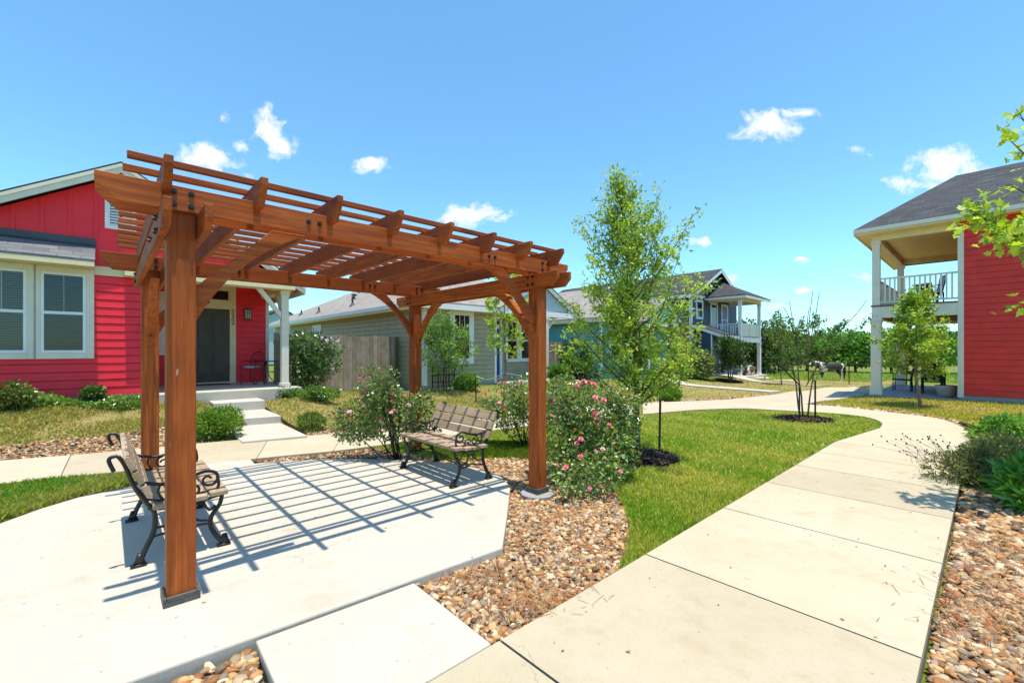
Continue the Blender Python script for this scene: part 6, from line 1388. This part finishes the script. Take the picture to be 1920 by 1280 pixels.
# potted plant by the olive porch
px_, py_ = gpxd(1046, 16.2); z0 = h(px_, py_)
t = thing('potted_plant', 'big dark tapered pot of grassy leaves by the olive house porch', 'potted plant', (px_, py_, z0)); m = MB(); m.lathe([(.18,0),(.21,.02),(.32,.46),(.345,.47),(.345,.54),(.30,.54),(.29,.48),(.01,.47)], 0, 0, 24); m.build('pot', 'terracotta_grey', t, smooth=False)
P = np.stack([rng.normal(0,.13,500), rng.normal(0,.13,500), .5+rng.random(500)*.3], 1); leaves('foliage', P, .055, 'leaf', t, (.18,.30,.06), (.05,.13,.03), P-np.array([0,0,.45]), 2.6, -.4, up=.1)
# low trellis on the olive house
t = thing_uv('trellis', 'low wooden lattice trellis against the olive house wall', 'trellis', 8.0, VO-.12, .3); m = MB()
for k in range(3): m.box(7.75, 8.75, VO-.14, VO-.12, .45+.24*k, .48+.24*k)
for k in range(5): m.box(7.78+.22*k, 7.81+.22*k, VO-.118, VO-.10, .28, 1.05)
m.build('lattice', 'weathered_planks', t)
# right house furniture
def slat_chair(label, u, v, z, rz, fabric, group):
    p = W(u, v); t = thing('patio_chair', label, 'chair', (p.x, p.y, z), rz, group)
    m = MB()
    for sx in (-.26,.26):
        m.tube([(sx,-.24,0),(sx,-.24,.62),(sx,.22,.64)], .016, 6); m.tube([(sx,.24,0),(sx,.22,.42),(sx*.95,.32,.95)], .016, 6); m.tube([(sx,-.24,.40),(sx,.22,.38)], .016, 6)
    m.tube([(-.25,.32,.95),(.25,.32,.95)], .016, 6); m.build('frame', 'wicker_black', t)
    m = MB(); m.hexa([(-.24,-.25,.39),(.24,-.25,.39),(.24,.20,.37),(-.24,.20,.37),(-.24,-.25,.43),(.24,-.25,.43),(.24,.20,.41),(-.24,.20,.41)]); m.build('seat', fabric, t)
    m = MB(); m.hexa([(-.235,.205,.42),(.235,.205,.42),(.235,.235,.42),(-.235,.235,.42),(-.225,.305,.93),(.225,.305,.93),(.225,.335,.93),(-.225,.335,.93)]); m.build('backrest', fabric, t); return t
slat_chair('balcony chair with pale grey cloth beside the corner trim', 19.6, -2.05, 3.012, TH+R(200), 'cushion', 'balcony furniture of the dark red house')
slat_chair('second balcony chair, dark, further back behind the railing', 21.8, -1.9, 3.012, TH+R(60), 'wicker_black', 'balcony furniture of the dark red house')
def ptable(label, u, v, z, L_, B2, hh):
    p = W(u, v); t = thing('patio_table', label, 'table', (p.x, p.y, z), TH); m = MB(); m.box(-L_/2,L_/2,-B2/2,B2/2,hh-.04,hh); m.build('table_top', 'wicker_black', t)
    for sx in (-1,1):
        for sy in (-1,1): m = MB(); m.tube([(sx*(L_/2-.06),sy*(B2/2-.06),0),(sx*(L_/2-.06),sy*(B2/2-.06),hh-.041)], .02, 6); m.build('leg', 'wicker_black', t)
ptable('low dark table on the balcony behind the railing', 20.7, -1.9, 3.012, .9, .6, .48); ptable('dark patio table in the shade under the balcony', 21.0, -1.9, .101, 1.5, .9, .72)
for u, v, a, lb in ((19.9,-2.1,90,'dark patio chair nearest the red wall under the balcony'),(20.8,-1.25,0,'dark patio chair in front of the table under the balcony'),(22.3,-1.9,-90,'dark patio chair at the far end of the table under the balcony')): slat_chair(lb, u, v, .101, TH+R(a+180), 'wicker_black', 'patio chairs under the balcony')
p = W(18.9, -2.45); t = thing('planter', 'pale round planter by the corner trim under the balcony', 'planter', (p.x, p.y, .101)); m = MB(); m.lathe([(.14,0),(.20,.03),(.25,.30),(.27,.36),(.24,.36),(.22,.30),(.01,.29)], 0, 0, 20); m.build('pot', 'pot_pale', t, smooth=True); m = MB(); m.lathe([(.01,.295),(.215,.296),(.215,.31),(.01,.32)], 0, 0, 16); m.build('soil', 'soil', t)
sheet('stepping_slab', [UVXY([(18.1,-.55),(19.5,-.55),(19.5,.1),(18.1,.1)])], .06, 'grey_concrete', .1, .4)
# unidentified round brown and white object at the blue porch, shape guessed
def pinto(name, sc, thr, br=True):
    m, nt, b = node_mat(name); f = tnoise(nt, 'Object', sc, 2, .4)
    c = mixc(nt, ramp(nt, f, thr-.015, thr+.015), (.68,.64,.58), (.13,.055,.025) if br else (.012,.010,.010)); L(nt, c, b.inputs['Base Color']); b.inputs['Roughness'].default_value = .6; return m
pinto('pinto_boulder', 2.2, .47)
p = W(30.3, 7.3); bm = bmesh.new(); bmesh.ops.create_icosphere(bm, subdivisions=4, radius=1.0)
for v in bm.verts: q = v.co; q.x *= .52*(1+.08*math.sin(q.z*3+q.y*2)); q.y *= .42; q.z = max(-.3, q.z*.40)
me = bpy.data.meshes.new('boulder'); bm.to_mesh(me); bm.free(); me.materials.append(MATS['pinto_boulder']); me.polygons.foreach_set('use_smooth', np.ones(len(me.polygons), bool))
o = bpy.data.objects.new('boulder', me); COL.objects.link(o); o.location = (p.x, p.y, .245); _props(o, 'round brown and white boulder resting on the blue house porch edge', 'boulder')

# leaf litter blown onto the concrete
def fallen(name, poly, n, label):
    P_ = sample(poly, n); zz_ = H(P_[:,0], P_[:,1])+.052; zz_ = np.maximum(zz_, .004) if 'pad' in label else zz_
    a = rng.random(n)*6.283; s_ = rng.uniform(.006,.016,n); d_ = np.stack([np.cos(a), np.sin(a), rng.normal(0,.15,n)],1)*s_[:,None]; e_ = np.stack([-np.sin(a), np.cos(a), rng.normal(0,.2,n)],1)*(s_*.45)[:,None]; c_ = np.stack([P_[:,0],P_[:,1],zz_],1)
    v_ = np.stack([c_-d_, c_+e_, c_+d_, c_-e_],1).reshape(-1,3); col = np.array([(.22,.13,.06)])*rng.uniform(.4,1.5,(n,1))
    _props(npmesh(name, v_, np.arange(4*n).reshape(n,4), 'mulch_chip', None, col), label, 'leaf litter', None, 'stuff')
fallen('leaf_litter', UVXY([(1.3,-1.6),(8.5,-1.6),(8.5,-3.1),(1.3,-3.1)]), 55, 'dry leaf scraps scattered on the garden path')
fallen('leaf_litter', PAD[:-3], 35, 'a few dry leaf scraps on the patio pad')

# ------------------------------------------------------------------ pinto horse in the pasture
def horse():
    # local x to the tail, head towards -x
    hx, hy = gpxd(1556, 29.5); z = h(hx, hy)-.05
    t = thing('horse', 'black and white pinto horse grazing by the pasture fence', 'horse', (hx, hy, z), R(6))
    bm = bmesh.new(); sk = bm.verts.layers.skin.verify(); V = {}
    def vt(k, co, rx, ry=None):
        v = bm.verts.new(co); v[sk].radius = (rx, ry or rx); V[k] = v; return v
    def ed(*ks):
        for a, b in zip(ks, ks[1:]): bm.edges.new((V[a], V[b]))
    vt('barrel', (0,0,1.08), .31, .33); vt('loin', (.35,0,1.14), .27, .29); vt('hip', (.66,0,1.15), .28, .30); vt('rump', (.86,0,1.10), .20, .22)
    vt('girth', (-.32,0,1.06), .31, .33); vt('chest', (-.60,0,1.12), .25, .29); vt('neck1', (-.82,0,1.24), .18, .22); vt('neck2', (-1.04,0,1.32), .13, .17); vt('poll', (-1.24,0,1.36), .10, .12); vt('face', (-1.40,0,1.25), .085, .10); vt('muzzle', (-1.60,0,1.10), .06, .065); vt('lip', (-1.66,0,1.05), .048, .05)
    ed('barrel','loin','hip','rump'); ed('barrel','girth','chest','neck1','neck2','poll','face','muzzle','lip')
    for s, n in ((-1,'l'),(1,'r')):
        o = .06*s
        vt('sh'+n, (-.58+o,.13*s,.92), .13, .15); vt('el'+n, (-.56+o,.15*s,.74), .085, .10); vt('kn'+n, (-.58+o*2,.15*s,.46), .052); vt('ca'+n, (-.57+o*2,.15*s,.22), .036); vt('fe'+n, (-.58+o*2,.15*s,.10), .045); vt('ho'+n, (-.62+o*2,.15*s,.0), .058)
        bm.edges.new((V['chest'], V['sh'+n])); ed('sh'+n,'el'+n,'kn'+n,'ca'+n,'fe'+n,'ho'+n)
        vt('th'+n, (.70+o,.14*s,.90), .17, .19); vt('st'+n, (.62+o,.15*s,.72), .11, .12); vt('hk'+n, (.82+o*2,.15*s,.50), .058); vt('cn'+n, (.80+o*2,.15*s,.25), .038); vt('ft'+n, (.78+o*2,.15*s,.10), .046); vt('hf'+n, (.74+o*2,.15*s,.0), .060)
        bm.edges.new((V['hip'], V['th'+n])); ed('th'+n,'st'+n,'hk'+n,'cn'+n,'ft'+n,'hf'+n)
        vt('er'+n, (-1.22,.055*s,1.46), .035); vt('e2'+n, (-1.21,.075*s,1.56), .012); bm.edges.new((V['poll'], V['er'+n])); ed('er'+n,'e2'+n)
    V['barrel'][sk].use_root = True
    me = bpy.data.meshes.new('body'); bm.to_mesh(me); bm.free()
    m, nt, b = node_mat('pinto_coat')
    tcn = nt.nodes.new('ShaderNodeTexCoord'); sp_ = nt.nodes.new('ShaderNodeSeparateXYZ'); L(nt, tcn.outputs['Object'], sp_.inputs[0]); nz = tnoise(nt, 'Object', 2.6, 2, .4)
    def M(op, a, b_): 
        n = nt.nodes.new('ShaderNodeMath'); n.operation = op
        for i, q in enumerate((a, b_)):
            if isinstance(q, (int, float)): n.inputs[i].default_value = q
            else: L(nt, q, n.inputs[i])
        return n.outputs[0]
    wob = M('MULTIPLY', M('SUBTRACT', nz, .5), .7); xw = M('ADD', sp_.outputs['X'], wob); zw = M('ADD', sp_.outputs['Z'], wob)
    def band(v, lo, hi): return M('MULTIPLY', ramp(nt, v, lo-.02, lo+.02), ramp(nt, v, hi-.02, hi+.02, 1, 0))
    white = M('MAXIMUM', M('MULTIPLY', band(xw, -.78, -.42), ramp(nt, sp_.outputs['Z'], .74, .78)), M('MULTIPLY', band(xw, -1.2, -.5), ramp(nt, zw, 1.30, 1.34)))
    white = M('MAXIMUM', white, M('MULTIPLY', band(xw, .66, .80), ramp(nt, sp_.outputs['Z'], .3, .34))); white = M('MAXIMUM', white, ramp(nt, zw, .40, .44, 1, 0)); white = M('MAXIMUM', white, M('MULTIPLY', band(xw, -1.6, -1.42), ramp(nt, zw, 1.22, 1.25)))
    coat = mixc(nt, ramp(nt, zw, .98, 1.2), (.012,.010,.010), (.045,.022,.014)); c = mixc(nt, white, coat, (.72,.69,.65)); L(nt, c, b.inputs['Base Color']); b.inputs['Roughness'].default_value = .5
    me.materials.append(m); o = bpy.data.objects.new('body', me); COL.objects.link(o); o.parent = t
    sm = o.modifiers.new('skin', 'SKIN'); sm.use_smooth_shade = True; ss = o.modifiers.new('sub', 'SUBSURF'); ss.levels = 2; ss.render_levels = 2
    mb = MB(); mb.tube(crv([(.98,0,1.18),(1.06,0,1.0),(1.07,0,.6),(1.05,0,.22)]), [.045,.05,.06,.075,.085,.09,.095,.095,.09,.09,.085,.08,.07,.06,.05,.04,.03,.02,.015,.012,.01][:len(crv([(.98,0,1.18),(1.06,0,1.0),(1.07,0,.6),(1.05,0,.22)]))], 8); mb.build('tail', 'black_iron', t, smooth=True)
    mb = MB()
    for k in range(40):
        q = k/39; x = -1.22+q*.62; zt = 1.47-.12*abs(q-.15)-.10*q; sd = .03*(1 if k%2 else -1); mb.tube([(x,0,zt),(x+.02,sd*2.6,zt-.05),(x+.05,sd*4.2,zt-.22)], [.022,.02,.006], 5)
    mb.build('mane', 'white_trim', t, smooth=True)
    for s in (-1,1):
        mb = MB(); mb.lathe([(.001,-.022),(.018,-.014),(.022,0),(.018,.014),(.001,.022)], 0, 0, 8); e = mb.build('eye', 'black_iron', t, smooth=True); e.location = (-1.355, .078*s, 1.315)
horse()
# pasture fence: steel posts and strands
pf = thing('wire_fence', 'thin wire pasture fence with dark steel posts between path and horse', 'fence', (*gpxd(1592, 24.5), 0), 0); bx, by = gpxd(1592, 24.5)
fl = [gpxd(1413,31), gpxd(1452,29), gpxd(1516,27), gpxd(1592,24.5), gpxd(1700,23.5), gpxd(1860,22)]
for x, y in fl: m = MB(); z = h(x, y); m.tube([(x-bx,y-by,z-.2),(x-bx,y-by,z+1.25)], .028, 6); m.build('post', 'rust_post', pf)
for zq in (.45,.8,1.15): m = MB(); m.tube([(x-bx, y-by, h(x,y)+zq) for x, y in fl], .006, 4); m.build('wire_strand', 'wire', pf)
xa, ya = gpxd(1540, 40); xb, yb = gpxd(1990, 40); o = MB().tube([(xa-30,ya+4,HC+2.75),(xa,ya,HC+2.75),((xa+xb)/2,ya,HC+2.6),(xb,yb,HC+2.75)], .012, 5).build('utility_wire', 'wire', None); _props(o, 'pale overhead wire crossing in front of the far trees', 'wire')
for sx in (-30, xb-xa):
    pass
